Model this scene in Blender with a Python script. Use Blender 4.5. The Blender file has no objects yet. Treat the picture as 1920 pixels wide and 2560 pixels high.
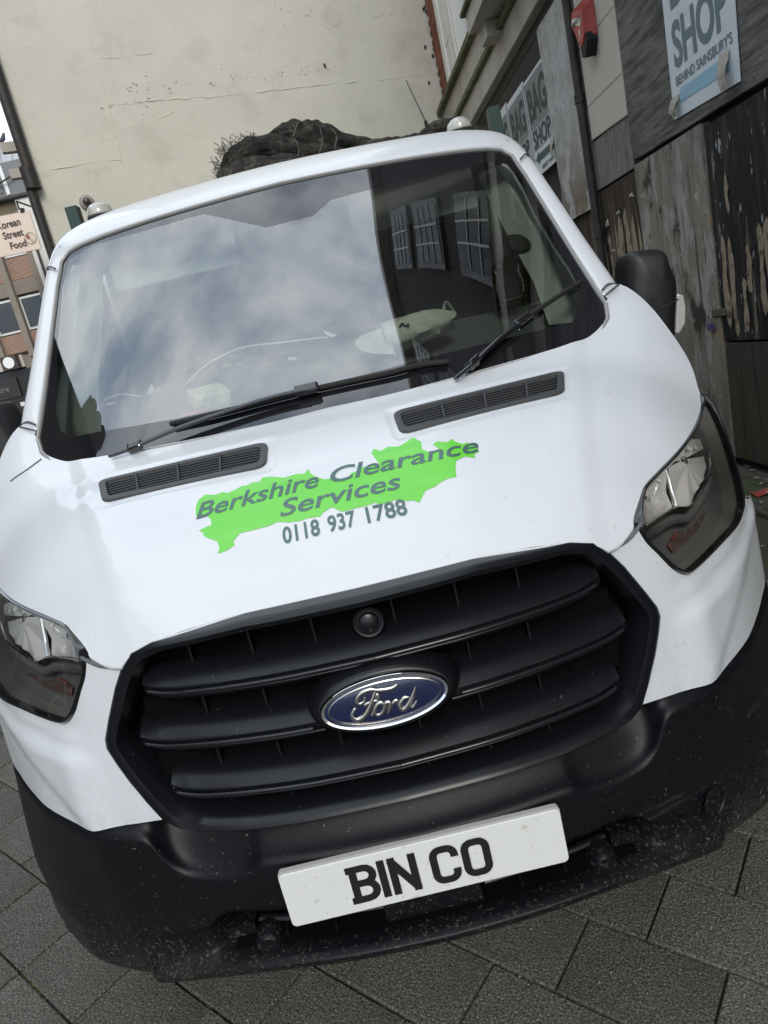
import bpy, bmesh, math, random
import numpy as np
from mathutils import Vector, Matrix
from mathutils.geometry import delaunay_2d_cdt
random.seed(4)
S = bpy.context.scene
COL = S.collection
R = math.radians

# ---------------------------------------------------------------- camera
cam_d = bpy.data.cameras.new('camera'); cam = bpy.data.objects.new('camera', cam_d); COL.objects.link(cam)
cam_d.sensor_fit = 'VERTICAL'; cam_d.sensor_height = 36.0; cam_d.lens = 23.2219
cam_d.clip_start = .05; cam_d.clip_end = 400
_r, _d, _f = [Vector(v) for v in [[0.972763, -0.059248, -0.224101], [-0.231774, -0.233885, -0.944234], [0.00353, 0.970457, -0.241247]]]
m = Matrix((_r, -_d, -_f)).transposed().to_4x4()
m.translation = (0.07158, -1.03648, 1.42037)
cam.matrix_world = m
S.camera = cam

# ---------------------------------------------------------------- sky, sun, exposure
SUN_EL, SUN_AZ = R(38), R(176)
w = bpy.data.worlds.new('World'); S.world = w; w.use_nodes = True
nt = w.node_tree; nt.nodes.clear()
out = nt.nodes.new('ShaderNodeOutputWorld'); bg = nt.nodes.new('ShaderNodeBackground')
sky = nt.nodes.new('ShaderNodeTexSky'); sky.sky_type = 'NISHITA'; sky.sun_disc = False
sky.sun_elevation = SUN_EL; sky.sun_rotation = SUN_AZ; sky.air_density = 1.2; sky.dust_density = 2.5
tc = nt.nodes.new('ShaderNodeTexCoord')
mp = nt.nodes.new('ShaderNodeMapping'); mp.inputs['Scale'].default_value = (1.0, 2.4, 1.1)
nz = nt.nodes.new('ShaderNodeTexNoise'); nz.inputs['Scale'].default_value = 3.4; nz.inputs['Detail'].default_value = 7; nz.inputs['Roughness'].default_value = .52
nz2 = nt.nodes.new('ShaderNodeTexNoise'); nz2.inputs['Scale'].default_value = 2.1; nz2.inputs['Detail'].default_value = 5
r1 = nt.nodes.new('ShaderNodeValToRGB')
r1.color_ramp.elements[0].position = .36; r1.color_ramp.elements[0].color = (5.0, 6.4, 8.3, 1)
r1.color_ramp.elements[1].position = .62; r1.color_ramp.elements[1].color = (12.8, 13.6, 14.4, 1)
r2 = nt.nodes.new('ShaderNodeValToRGB')
r2.color_ramp.elements[0].position = .30; r2.color_ramp.elements[1].position = .44
mx = nt.nodes.new('ShaderNodeMixRGB')
L = nt.links.new
L(tc.outputs['Generated'], mp.inputs[0]); L(mp.outputs[0], nz.inputs['Vector']); L(mp.outputs[0], nz2.inputs['Vector'])
L(nz.outputs['Fac'], r1.inputs[0]); L(nz2.outputs['Fac'], r2.inputs[0])
L(r2.outputs[0], mx.inputs[0]); L(sky.outputs[0], mx.inputs[1]); L(r1.outputs[0], mx.inputs[2])
L(mx.outputs[0], bg.inputs['Color']); bg.inputs['Strength'].default_value = .115
L(bg.outputs[0], out.inputs[0])
sd = bpy.data.lights.new('sun', 'SUN'); sun = bpy.data.objects.new('sun', sd); COL.objects.link(sun)
sd.energy = 1.4; sd.angle = R(20); sd.color = (1, .93, .82)
sun.rotation_euler = Vector((math.sin(SUN_AZ)*math.cos(SUN_EL), math.cos(SUN_AZ)*math.cos(SUN_EL), math.sin(SUN_EL))).to_track_quat('Z', 'Y').to_euler()
S.view_settings.view_transform = 'Standard'; S.view_settings.look = 'None'
S.view_settings.exposure = 0.32; S.view_settings.gamma = 1; S.view_settings.use_curve_mapping = False
S.cycles.max_bounces = 10; S.cycles.transparent_max_bounces = 12; S.cycles.glossy_bounces = 5

# ---------------------------------------------------------------- materials
def mat(name, col, rough=.5, metal=0, coat=0, layers=(), bump=(), spec=.5, coat_rough=.05, vary=0):
    """layers: (colour, scale, lo, hi, amount, stretch[, zfade]); bump: (scale, strength, stretch)"""
    m = bpy.data.materials.new(name); m.use_nodes = True
    nt = m.node_tree; b = nt.nodes['Principled BSDF']; L = nt.links.new
    b.inputs['Roughness'].default_value = rough; b.inputs['Metallic'].default_value = metal
    b.inputs['Coat Weight'].default_value = coat; b.inputs['Coat Roughness'].default_value = coat_rough
    b.inputs['Specular IOR Level'].default_value = spec
    tc = nt.nodes.new('ShaderNodeTexCoord')
    rgb = nt.nodes.new('ShaderNodeRGB'); rgb.outputs[0].default_value = (*col, 1); cur = rgb.outputs[0]
    def noise(scale, st, detail=6, off=0):
        mp = nt.nodes.new('ShaderNodeMapping'); mp.inputs['Scale'].default_value = st; mp.inputs['Location'].default_value = (off, off*.7, off*1.3)
        n = nt.nodes.new('ShaderNodeTexNoise'); n.inputs['Scale'].default_value = scale; n.inputs['Detail'].default_value = detail
        n.inputs['Roughness'].default_value = .6
        L(tc.outputs['Object'], mp.inputs[0]); L(mp.outputs[0], n.inputs['Vector']); return n.outputs['Fac']
    for i, ly in enumerate(layers):
        c, sc, lo, hi, am = ly[:5]; st = ly[5] if len(ly) > 5 else (1, 1, 1)
        f = noise(sc, st, off=i*3.7)
        mr = nt.nodes.new('ShaderNodeMapRange'); mr.inputs[1].default_value = lo; mr.inputs[2].default_value = hi; mr.inputs[4].default_value = am
        L(f, mr.inputs[0]); fac = mr.outputs[0]
        if len(ly) > 6:               # dirt belt: full strength at z0, none at z1
            z0, z1 = ly[6]
            sx = nt.nodes.new('ShaderNodeSeparateXYZ'); L(tc.outputs['Object'], sx.inputs[0])
            mz = nt.nodes.new('ShaderNodeMapRange'); mz.inputs[1].default_value = z0; mz.inputs[2].default_value = z1
            mz.inputs[3].default_value = 1; mz.inputs[4].default_value = 0; L(sx.outputs['Z'], mz.inputs[0])
            mu = nt.nodes.new('ShaderNodeMath'); mu.operation = 'MULTIPLY'; L(fac, mu.inputs[0]); L(mz.outputs[0], mu.inputs[1]); fac = mu.outputs[0]
        mi = nt.nodes.new('ShaderNodeMixRGB'); mi.inputs[2].default_value = (*c, 1)
        L(fac, mi.inputs[0]); L(cur, mi.inputs[1]); cur = mi.outputs[0]
    if vary:                          # each copy of a piece gets its own tone
        oi = nt.nodes.new('ShaderNodeObjectInfo'); mr = nt.nodes.new('ShaderNodeMapRange'); mr.inputs[3].default_value = 1-vary; mr.inputs[4].default_value = 1+vary
        L(oi.outputs['Random'], mr.inputs[0]); mu = nt.nodes.new('ShaderNodeMixRGB'); mu.blend_type = 'MULTIPLY'; mu.inputs[0].default_value = 1
        L(cur, mu.inputs[1]); L(mr.outputs[0], mu.inputs[2]); cur = mu.outputs[0]
    L(cur, b.inputs['Base Color'])
    nrm = None
    for sc, stg, st in bump:
        bp = nt.nodes.new('ShaderNodeBump'); bp.inputs['Strength'].default_value = stg; bp.inputs['Distance'].default_value = .01
        L(noise(sc, st, off=9.1), bp.inputs['Height'])
        if nrm: L(nrm, bp.inputs['Normal'])
        nrm = bp.outputs[0]
    if nrm: L(nrm, b.inputs['Normal'])
    return m

def glass_mat(name, tint, ior, rough=0.0):
    m = bpy.data.materials.new(name); m.use_nodes = True
    nt = m.node_tree; nt.nodes.clear(); L = nt.links.new
    o = nt.nodes.new('ShaderNodeOutputMaterial'); mx = nt.nodes.new('ShaderNodeMixShader')
    t = nt.nodes.new('ShaderNodeBsdfTransparent'); t.inputs[0].default_value = (*tint, 1)
    g = nt.nodes.new('ShaderNodeBsdfGlossy'); g.inputs['Roughness'].default_value = rough
    f = nt.nodes.new('ShaderNodeFresnel'); f.inputs[0].default_value = ior
    L(f.outputs[0], mx.inputs[0]); L(t.outputs[0], mx.inputs[1]); L(g.outputs[0], mx.inputs[2]); L(mx.outputs[0], o.inputs[0])
    return m

white = mat('white_paint', (.665, .70, .745), .38, coat=.6, coat_rough=.08, layers=[
    ((.60, .59, .56), 5, .50, .72, .16), ((.33, .31, .28), 95, .67, .715, .6), ((.34, .32, .29), 240, .685, .73, .55),
    ((.42, .40, .36), 60, .45, .75, .35, (1, 1, 1), (.62, .80))])
seam_m = mat('shut_line', (.10, .105, .11), .6)
sealm = mat('window_seal', (.30, .30, .30), .55)
plastic = mat('black_plastic', (.0055, .0062, .0082), .42, spec=.27, layers=[
    ((.22, .21, .19), 150, .665, .71, .8), ((.15, .14, .12), 120, .57, .68, .75, (1, 1, 1), (.29, .46)), ((.075, .07, .062), 9, .45, .7, .4, (1, 1, 1), (.26, .36)),
    ((.14, .13, .11), 260, .54, .66, .65, (1, 1, 1), (.25, .36)), ((.12, .11, .095), 5, .62, .75, .35, (.5, .5, 3))], bump=[(700, .12, (1, 1, 1))])
plastic_in = mat('grille_plastic', (.0060, .0068, .0090), .33, spec=.40, layers=[((.16, .16, .16), 170, .68, .72, .7)])
gloss_blk = mat('gloss_black', (.010, .010, .012), .12, coat=.6)
matt_blk = mat('matt_black', (.012, .012, .012), .8)
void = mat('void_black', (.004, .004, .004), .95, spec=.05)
rubber = mat('rubber', (.016, .016, .017), .7, layers=[((.09, .085, .075), 30, .45, .7, .7)], bump=[(160, .4, (1, 1, 1))])
chrome = mat('chrome', (.82, .82, .82), .07, metal=1)
silver = mat('satin_silver', (.50, .48, .44), .28, metal=1)
reflector_m = mat('lamp_reflector', (.85, .86, .86), .24, metal=.35)
lamp_side = mat('lamp_side_wall', (.26, .26, .25), .45)
facet_m = mat('lamp_facet', (.85, .86, .86), .3)
lamp_dark = mat('lamp_housing', (.12, .123, .125), .35)
amber = mat('indicator_red', (.10, .06, .05), .3)
redline = mat('indicator_line', (.30, .07, .055), .3)
frost = mat('clear_indicator', (.50, .50, .48), .25, coat=.6)
beacon_m = mat('beacon_lens', (.46, .46, .42), .18, coat=.8, layers=[((.35, .33, .28), 40, .5, .7, .5)])
blue_b = mat('badge_blue', (.006, .012, .055), .22, coat=.9)
plate_w = mat('plate_white', (.75, .77, .75), .42, layers=[((.35, .33, .28), 60, .62, .72, .5), ((.30, .27, .22), 180, .66, .7, .7)])
plate_k = mat('plate_black', (.012, .012, .013), .5)
dec_green = mat('decal_green', (.13, .60, .035), .35, coat=.7)
dec_teal = mat('decal_teal', (.045, .115, .105), .35, coat=.7)
interior = mat('cab_trim_grey', (.07, .073, .075), .75, layers=[((.02, .02, .02), 40, .45, .6, .4)])
dash_m = mat('dash_plastic', (.11, .117, .118), .62, layers=[((.16, .155, .14), 25, .5, .75, .3)])
trim_lt = mat('cab_trim_light', (.62, .67, .63), .75)
head_m = mat('headlining', (.60, .62, .60), .85)
seat_m = mat('seat_fabric', (.05, .05, .055), .9, layers=[((.10, .10, .105), 120, .5, .6, .6)])
bead_m = mat('seat_bead_wood', (.62, .58, .50), .5)
glass_w = glass_mat('windscreen_glass', (.84, .93, .90), 3.3)
glass_l = glass_mat('lens_clear', (.95, .95, .94), 1.55)
glass_b = glass_mat('window_glass', (.05, .055, .06), 1.45)

# ---------------------------------------------------------------- helpers
def new_empty(name, loc=(0, 0, 0), label=None, cat=None, group=None, kind=None):
    o = bpy.data.objects.new(name, None); COL.objects.link(o); o.location = loc; o.empty_display_size = .1
    return tag(o, label, cat, group, kind)
def tag(o, label=None, cat=None, group=None, kind=None):
    if label: o['label'] = label
    if cat: o['category'] = cat
    if group: o['group'] = group
    if kind: o['kind'] = kind
    return o
def worldloc(o):
    v = Vector(o.location)
    while o.parent: o = o.parent; v += Vector(o.location)
    return v
def mk(name, verts, faces, material, parent=None, smooth=True, loc=None):
    me = bpy.data.meshes.new(name)
    off = worldloc(parent) if parent else Vector((0, 0, 0))
    org = Vector(loc) if loc else Vector((0, 0, 0))
    if parent and not loc: org = off
    me.from_pydata([tuple(Vector(v)-org) for v in verts], [], faces); me.validate()
    bm = bmesh.new(); bm.from_mesh(me)
    bmesh.ops.recalc_face_normals(bm, faces=bm.faces)
    for f in bm.faces: f.smooth = smooth
    bm.to_mesh(me); bm.free()
    if smooth: me.set_sharp_from_angle(angle=R(48))
    me.materials.append(material)
    o = bpy.data.objects.new(name, me); COL.objects.link(o); o.location = org - off
    if parent: o.parent = parent
    return o
def joinm(*parts):
    V, Fc = [], []
    for v, f in parts:
        n = len(V); V += [tuple(p) for p in v]; Fc += [tuple(i+n for i in q) for q in f]
    return V, Fc
def mir(part):
    v, f = part; return [(-p[0], p[1], p[2]) for p in v], [tuple(reversed(q)) for q in f]
def mkn(name, part, nfn, material, parent, flip=1):
    '''heightfield patch: faces wound to, and shaded with, the true surface normal'''
    V, F = part; N = [Vector(nfn(*v)).normalized() for v in V]; F2 = []
    for f in F:
        a, b, c = [Vector(V[i]) for i in f[:3]]
        F2.append(tuple(f) if (b-a).cross(c-a).dot(N[f[0]]) >= 0 else tuple(reversed(f)))
    off = worldloc(parent)
    me = bpy.data.meshes.new(name); me.from_pydata([tuple(Vector(v)-off) for v in V], [], F2)
    me.polygons.foreach_set('use_smooth', [True]*len(F2)); me.update()
    me.normals_split_custom_set_from_vertices([tuple(n) for n in N])
    me.materials.append(material); o = bpy.data.objects.new(name, me); COL.objects.link(o); o.parent = parent; return o
def both(part): return joinm(part, mir(part))
def mod(o, t, **k):
    md = o.modifiers.new(t.lower(), t)
    for a, b in k.items(): setattr(md, a, b)
    return o
def sub(o, n=2):
    a = o.data.attributes.get('sharp_edge')
    if a: o.data.attributes.remove(a)
    return mod(o, 'SUBSURF', levels=n, render_levels=n)
def solid(o, t, off=-1): return mod(o, 'SOLIDIFY', thickness=t, offset=off)
def bev(o, wd=.004, seg=2): return mod(o, 'BEVEL', width=wd, segments=seg, limit_method='ANGLE', angle_limit=R(40))
def loft(rows, closed=False, cap=False):
    n = len(rows[0]); V = [tuple(p) for r in rows for p in r]; Fc = []
    for i in range(len(rows)-1):
        for j in range(n if closed else n-1):
            a, b = i*n+j, i*n+(j+1) % n; Fc.append((a, b, b+n, a+n))
    if cap: Fc.append(tuple(range(n-1, -1, -1))); Fc.append(tuple(range((len(rows)-1)*n, len(rows)*n)))
    return V, Fc
def box(x0, x1, y0, y1, z0, z1):
    V = [(x, y, z) for x in (x0, x1) for y in (y0, y1) for z in (z0, z1)]
    return V, [(0, 1, 3, 2), (4, 6, 7, 5), (0, 4, 5, 1), (2, 3, 7, 6), (0, 2, 6, 4), (1, 5, 7, 3)]
def obox(c, ax, ay, az, hx, hy, hz):
    c = Vector(c); V = [c+Vector(ax)*sx*hx+Vector(ay)*sy*hy+Vector(az)*sz*hz for sx in (-1, 1) for sy in (-1, 1) for sz in (-1, 1)]
    return V, box(0, 1, 0, 1, 0, 1)[1]
def catmull(P, n=6, closed=False):
    P = [Vector(p) for p in P]; out = []; N = len(P)
    for i in range(N if closed else N-1):
        if closed: a, b, c, d = P[i-1], P[i], P[(i+1) % N], P[(i+2) % N]
        else: a, b, c, d = P[max(i-1, 0)], P[i], P[i+1], P[min(i+2, N-1)]
        for k in range(n):
            t = k/n; out.append(.5*((2*b)+(c-a)*t+(2*a-5*b+4*c-d)*t*t+(3*b-a-3*c+d)*t**3))
    if not closed: out.append(P[-1])
    return out
def tube(P, r, n=8, up=(0, 0, 1), flat=1.0, cap=True):
    P = [Vector(p) for p in P]; rows = []
    for i, p in enumerate(P):
        d = (P[min(i+1, len(P)-1)]-P[max(i-1, 0)]).normalized()
        s = d.cross(Vector(up)); 
        if s.length < 1e-4: s = d.cross(Vector((1, 0, 0)))
        s.normalize(); u = s.cross(d)
        rr = r[i] if isinstance(r, (list, tuple)) else r
        rows.append([p+s*rr*math.cos(a)+u*rr*flat*math.sin(a) for a in [2*math.pi*k/n for k in range(n)]])
    return loft(rows, True, cap)
def lathe(prof, c, axis=(0, 0, 1), n=20, cap=True):
    ax = Vector(axis).normalized(); s = ax.orthogonal().normalized(); u = ax.cross(s); c = Vector(c)
    return loft([[c+ax*h+(s*math.cos(2*math.pi*k/n)+u*math.sin(2*math.pi*k/n))*r for k in range(n)] for r, h in prof], True, cap)
def inpoly(x, y, P):
    c = False; n = len(P); j = n-1
    for i in range(n):
        if (P[i][1] > y) != (P[j][1] > y) and x < (P[j][0]-P[i][0])*(y-P[i][1])/(P[j][1]-P[i][1])+P[i][0]: c = not c
        j = i
    return c
def resample(P, step, closed=True):
    out = []; n = len(P)
    for i in range(n if closed else n-1):
        a, b = P[i], P[(i+1) % n]; d = math.hypot(b[0]-a[0], b[1]-a[1]); k = max(1, int(d/step))
        out += [(a[0]+(b[0]-a[0])*t/k, a[1]+(b[1]-a[1])*t/k) for t in range(k)]
    if not closed: out.append(tuple(P[-1]))
    return out
def patch(outline, holes, step, fn, res=True):
    """triangulate a 2D outline with holes, with inner grid points, and lift it with fn"""
    loops = [resample([p[:2] for p in l], step*.8) if res else [p[:2] for p in l] for l in [outline]+list(holes)]
    V, E = [], []
    for l in loops:
        n = len(V); V += l; E += [(n+i, n+(i+1) % len(l)) for i in range(len(l))]
    bd = np.array(V)
    x0, x1 = bd[:, 0].min(), bd[:, 0].max(); y0, y1 = bd[:, 1].min(), bd[:, 1].max()
    j = 0; y = y0
    while y < y1:
        x = x0+(step/2 if j % 2 else 0)
        while x < x1:
            if inpoly(x, y, loops[0]) and not any(inpoly(x, y, h) for h in loops[1:]):
                if (((bd[:, 0]-x)**2+(bd[:, 1]-y)**2).min()) > (step*.45)**2: V.append((x, y))
            x += step
        y += step*.87; j += 1
    r = delaunay_2d_cdt([Vector(v) for v in V], E, [], 0, 1e-6)
    v2, f2 = r[0], r[2]; F = []
    for f in f2:
        cx = sum(v2[i].x for i in f)/len(f); cy = sum(v2[i].y for i in f)/len(f)
        if inpoly(cx, cy, loops[0]) and not any(inpoly(cx, cy, h) for h in loops[1:]): F.append(tuple(f))
    return [fn(v.x, v.y) for v in v2], F
def ribbon(P, wd, closed=False):
    P = [Vector(p[:2]) for p in P]; n = len(P); Lp, Rp = [], []
    for i in range(n):
        a = P[i-1] if (i or closed) else P[i]; b = P[(i+1) % n] if (i < n-1 or closed) else P[i]
        d1 = (P[i]-a).normalized() if (P[i]-a).length > 1e-9 else (b-P[i]).normalized()
        d2 = (b-P[i]).normalized() if (b-P[i]).length > 1e-9 else d1
        n1 = Vector((-d1.y, d1.x)); n2 = Vector((-d2.y, d2.x)); mv = (n1+n2)
        mv = mv.normalized() if mv.length > 1e-6 else n1
        s = (wd[i] if isinstance(wd, list) else wd)*.5/max(.35, mv.dot(n1))
        Lp.append(P[i]+mv*s); Rp.append(P[i]-mv*s)
    V = [(p.x, p.y) for q in zip(Lp, Rp) for p in q]; Fc = []
    for i in range(n if closed else n-1):
        a = 2*i; b = 2*((i+1) % n); Fc.append((a, a+1, b+1, b))
    return V, Fc
def text2d(s, shear=0, bold=0, space=1, align='LEFT'):
    cu = bpy.data.curves.new('lettering', 'FONT'); cu.body = s; cu.size = 1; cu.shear = shear; cu.offset = bold; cu.space_character = space
    cu.align_x = align; cu.resolution_u = 4
    o = bpy.data.objects.new('lettering', cu); COL.objects.link(o)
    dg = bpy.context.evaluated_depsgraph_get(); me = o.evaluated_get(dg).to_mesh()
    V = [(v.co.x, v.co.y) for v in me.vertices]; F = [tuple(p.vertices) for p in me.polygons]
    o.evaluated_get(dg).to_mesh_clear(); bpy.data.objects.remove(o); bpy.data.curves.remove(cu)
    return V, F
def fit(part, x0, x1, y0, y1):
    V, F = part; xs = [v[0] for v in V]; ys = [v[1] for v in V]
    a, b, c, d = min(xs), max(xs), min(ys), max(ys)
    return [(x0+(v[0]-a)/(b-a)*(x1-x0), y0+(v[1]-c)/(d-c)*(y1-y0)) for v in V], F
def dice(part, step, axes=(0, 1)):
    bm = bmesh.new(); vs = [bm.verts.new((v[0], v[1], 0)) for v in part[0]]
    for f in part[1]:
        try: bm.faces.new([vs[i] for i in f])
        except ValueError: pass
    for ax in axes:
        c = [v.co[ax] for v in bm.verts]; k = min(c)+step
        while k < max(c):
            p = Vector((0, 0, 0)); p[ax] = k; nn = Vector((0, 0, 0)); nn[ax] = 1
            bmesh.ops.bisect_plane(bm, geom=bm.verts[:]+bm.edges[:]+bm.faces[:], plane_co=p, plane_no=nn); k += step
    bm.verts.index_update()
    r = [(v.co.x, v.co.y) for v in bm.verts], [tuple(v.index for v in f.verts) for f in bm.faces]
    bm.free(); return r
def lift(part, fn): return [fn(v[0], v[1]) for v in part[0]], part[1]
def prism(P, fn0, fn1):
    n = len(P); V = [fn0(*p) for p in P]+[fn1(*p) for p in P]
    return V, [tuple(range(n)), tuple(range(2*n-1, n-1, -1))]+[(i, (i+1) % n, (i+1) % n+n, i+n) for i in range(n)]

def lerp1(x, xs, ys):
    # monotone cubic (Catmull-Rom style, clamped) interpolation through a table
    if x <= xs[0]: 
        m = (ys[1]-ys[0])/(xs[1]-xs[0]); return ys[0]+m*(x-xs[0])
    if x >= xs[-1]:
        m = (ys[-1]-ys[-2])/(xs[-1]-xs[-2]); return ys[-1]+m*(x-xs[-1])
    i = 0
    while xs[i+1] < x: i += 1
    def slope(k):
        if k == 0: return (ys[1]-ys[0])/(xs[1]-xs[0])
        if k == len(xs)-1: return (ys[-1]-ys[-2])/(xs[-1]-xs[-2])
        a = (ys[k]-ys[k-1])/(xs[k]-xs[k-1]); b = (ys[k+1]-ys[k])/(xs[k+1]-xs[k])
        return 0.0 if a*b <= 0 else 2*a*b/(a+b)
    h = xs[i+1]-xs[i]; t = (x-xs[i])/h
    m0, m1 = slope(i)*h, slope(i+1)*h
    t2, t3 = t*t, t*t*t
    return (2*t3-3*t2+1)*ys[i]+(t3-2*t2+t)*m0+(-2*t3+3*t2)*ys[i+1]+(t3-t2)*m1
def sstep(t):
    t = max(0.0, min(1.0, t)); return t*t*(3-2*t)
# plan curve of the van's nose: how far the front face lies back at half width x
NX = (0, .15, .30, .47, .56, .63, .70, .78, .85, .90, .96, 1.0, 1.03)
NY = (0, .008, .032, .08, .105, .131, .182, .250, .325, .385, .465, .56, .72)
def nose(x): return lerp1(abs(x), NX, NY)
def front(x, z): return nose(x) + .12*(z-.6)
# bonnet height over (x, y)
ZY = (.05, .085, .12, .16, .21, .28, .36, .45, .53, .66, .80, .94, 1.1)
ZZ = (.965, 1.000, 1.034, 1.068, 1.107, 1.155, 1.203, 1.240, 1.264, 1.300, 1.372, 1.468, 1.56)
RY = (.08, .12, .16, .30, .40, .60, .75, .95)
RX = (.29, .33, .37, .44, .52, .66, .79, .87)
def bonnet(x, y):
    x = abs(x)
    z = lerp1(y, ZY, ZZ) - .08*x*x
    s = max(0.0, x-lerp1(y, RY, RX))
    z -= 1.65*s*s
    xe = .42 + .38*(y-.1)          # edge of the raised middle of the bonnet
    z -= .008*sstep((x-xe)/.05)*(1-.5*sstep((x-xe-.1)/.1))
    return z
# windscreen: raked and bowed sheet y(x, z)
def screen(x, z): return .66 + .89*(z-1.30) + .166*(abs(x)/.84)**2.2

# ================================================================ SETTING
soil = mat('joint_soil', (.042, .039, .030), .95, layers=[((.035, .045, .012), 6, .45, .62, .8)])
pave = mat('aggregate_paver', (.115, .111, .099), .8, layers=[
    ((.30, .29, .265), 215, .52, .58, .85), ((.028, .027, .025), 190, .53, .59, .9), ((.50, .49, .46), 240, .635, .66, .8), ((.055, .053, .047), 1.3, .48, .66, .45),
    ((.06, .062, .045), 2.2, .45, .7, .45)], bump=[(170, .8, (1, 1, 1))], spec=.3, vary=.14)
pave_far = mat('far_paving', (.10, .098, .090), .9, layers=[((.20, .195, .18), 60, .5, .6, .6), ((.03, .03, .027), 40, .52, .6, .7)])
ground = mk('ground', [(-80, -40, -.03), (80, -40, -.03), (80, 120, -.03), (-80, 120, -.03)], [(0, 1, 2, 3)], pave_far, smooth=False)
tag(ground, kind='structure')
pavement = mk('pavement', [(-2.9, -.9, -.008), (2.68, -.9, -.008), (2.68, 4.2, -.008), (-2.9, 4.2, -.008)], [(0, 1, 2, 3)], soil, smooth=False)
tag(pavement, kind='structure')
# block paving laid at 41 degrees to the van
UX, UY = (.656, .755), (.755, -.656)
PWD, PLN = .203, .305
def paver_mesh(ln, wd, seed):
    rr = random.Random(seed); g = .003; bv = .0025; h = .005
    V = []
    for z, ins in ((-.03, 0), (h-bv, 0), (h, bv)):
        for sx, sy in ((-1, -1), (1, -1), (1, 1), (-1, 1)):
            V.append((sx*(ln/2-g-ins), sy*(wd/2-g-ins), z+rr.uniform(-.001, .001)))
    F = [(8, 9, 10, 11)]
    for k in (0, 4):
        for i in range(4): F.append((k+i, k+(i+1) % 4, k+4+(i+1) % 4, k+4+i))
    return V, F
proto = [paver_mesh(PLN, PWD, s) for s in range(5)]
pmeshes = []
offs = {-4: .10, -3: -.01, -2: -.013, -1: .13, 0: .24, 1: .085, 2: .22, 3: .06, 4: .2, 5: .07}
ang = math.atan2(UY[1], UY[0]); count = 0
for r in range(-9, 12):
    for c in range(-14, 14):
        u = .2+(r-1)*PWD+PWD/2; v = c*PLN+offs.get(r, .05 if r % 2 else .2)+PLN/2
        x = u*UX[0]+v*UY[0]; y = u*UX[1]+v*UY[1]
        vis = (-2.75 < x < -.55 and .0 < y < 3.4 and x < -.35-.0*y) or (-1.3 < x < 1.5 and -.5 < y < .62) or (1.0 < x < 2.6 and .2 < y < 3.9)
        if x > 2.55 or not vis: continue
        if not pmeshes or len(pmeshes) < 5:
            o = mk('paving_slab', *proto[len(pmeshes)], pave, pavement, smooth=False, loc=(0, 0, 0)); pmeshes.append(o.data); src = o.data
        else: src = pmeshes[(r*7+c*3) % 5]
        if count >= 5:
            o = bpy.data.objects.new('paving_slab', src); COL.objects.link(o); o.parent = pavement
        o.location = (x, y, random.uniform(-.002, .002)); o.rotation_euler = (random.uniform(-.004, .004), random.uniform(-.004, .004), ang)
        count += 1
# moss tufts in the joints
mossm = mat('joint_moss', (.040, .050, .014), .95, layers=[((.085, .09, .03), 90, .5, .65, .7)])
V, F = [], []
rr = random.Random(8)
for r in (-1, -2, -3, -4):
    u = .2+(r-1)*PWD+PWD
    for k in range(260):
        v = rr.uniform(-3.2, .3); x = u*UX[0]+v*UY[0]+rr.gauss(0, .004); y = u*UX[1]+v*UY[1]+rr.gauss(0, .004)
        if rr.random() < .45+.5*math.sin(v*9+r): continue
        s = rr.uniform(.004, .010); n = len(V)
        V += [(x-s, y-s, -.006), (x+s, y-s, -.006), (x+s, y+s, -.006), (x-s, y+s, -.006), (x, y, .001+rr.uniform(0, .006))]
        F += [(n, n+1, n+4), (n+1, n+2, n+4), (n+2, n+3, n+4), (n+3, n, n+4)]
mk('joint_moss', V, F, mossm, pavement)['kind'] = 'stuff'
# loose grit on the slabs
grit = mat('loose_grit', (.20, .19, .17), .9)
V, F = [], []
for k in range(900):
    x = rr.uniform(-2.3, 1.6); y = rr.uniform(-.3, 2.6)
    s_ = rr.uniform(.0015, .004); n = len(V); z = .0075
    V += [(x-s_, y-s_, z), (x+s_, y-s_*.4, z), (x, y+s_, z), (x, y, z+s_*1.3)]; F += [(n, n+1, n+3), (n+1, n+2, n+3), (n+2, n, n+3)]
mk('loose_grit', V, F, grit, pavement, smooth=False)['kind'] = 'stuff'
# gutter kerb at the foot of the boarded shop and its litter
kerbm = mat('mossy_kerb', (.05, .05, .042), .85, layers=[((.035, .05, .015), 4, .42, .6, .85), ((.12, .11, .09), 30, .55, .66, .6)], bump=[(40, .6, (1, 1, 1))])
k = mk('gutter', *box(2.18, 2.62, -.5, 11, -.02, .03), kerbm, smooth=False); tag(k, kind='structure'); bev(k, .012)
leafm = [mat('leaf_brown', (.10, .065, .03), .7), mat('leaf_grey', (.22, .21, .18), .7), mat('leaf_green', (.06, .08, .02), .7)]
for mi, lm in enumerate(leafm):
    V, F = [], []
    for i in range(150):
        x = rr.uniform(1.75, 2.64); y = rr.uniform(1.6, 4.6); a = rr.uniform(0, 6.3); s = rr.uniform(.008, .03); z = .036+rr.uniform(0, .012)
        if x < 2.18: z -= .028
        n = len(V); ca, sa = math.cos(a), math.sin(a)
        for px, py, pz in ((-1, 0, 0), (0, -.45, .3), (1, 0, .1), (0, .45, .35)): V.append((x+s*(px*ca-py*sa), y+s*(px*sa+py*ca), z+s*pz))
        F += [(n, n+1, n+2), (n, n+2, n+3)]
    o = mk('leaf_litter', V, F, lm, smooth=False); tag(o, ['brown leaf litter lying along the mossy gutter', 'pale grey scraps and dry leaves along the gutter', 'small green leaves strewn along the gutter'][mi], 'litter', kind='stuff')
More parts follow.
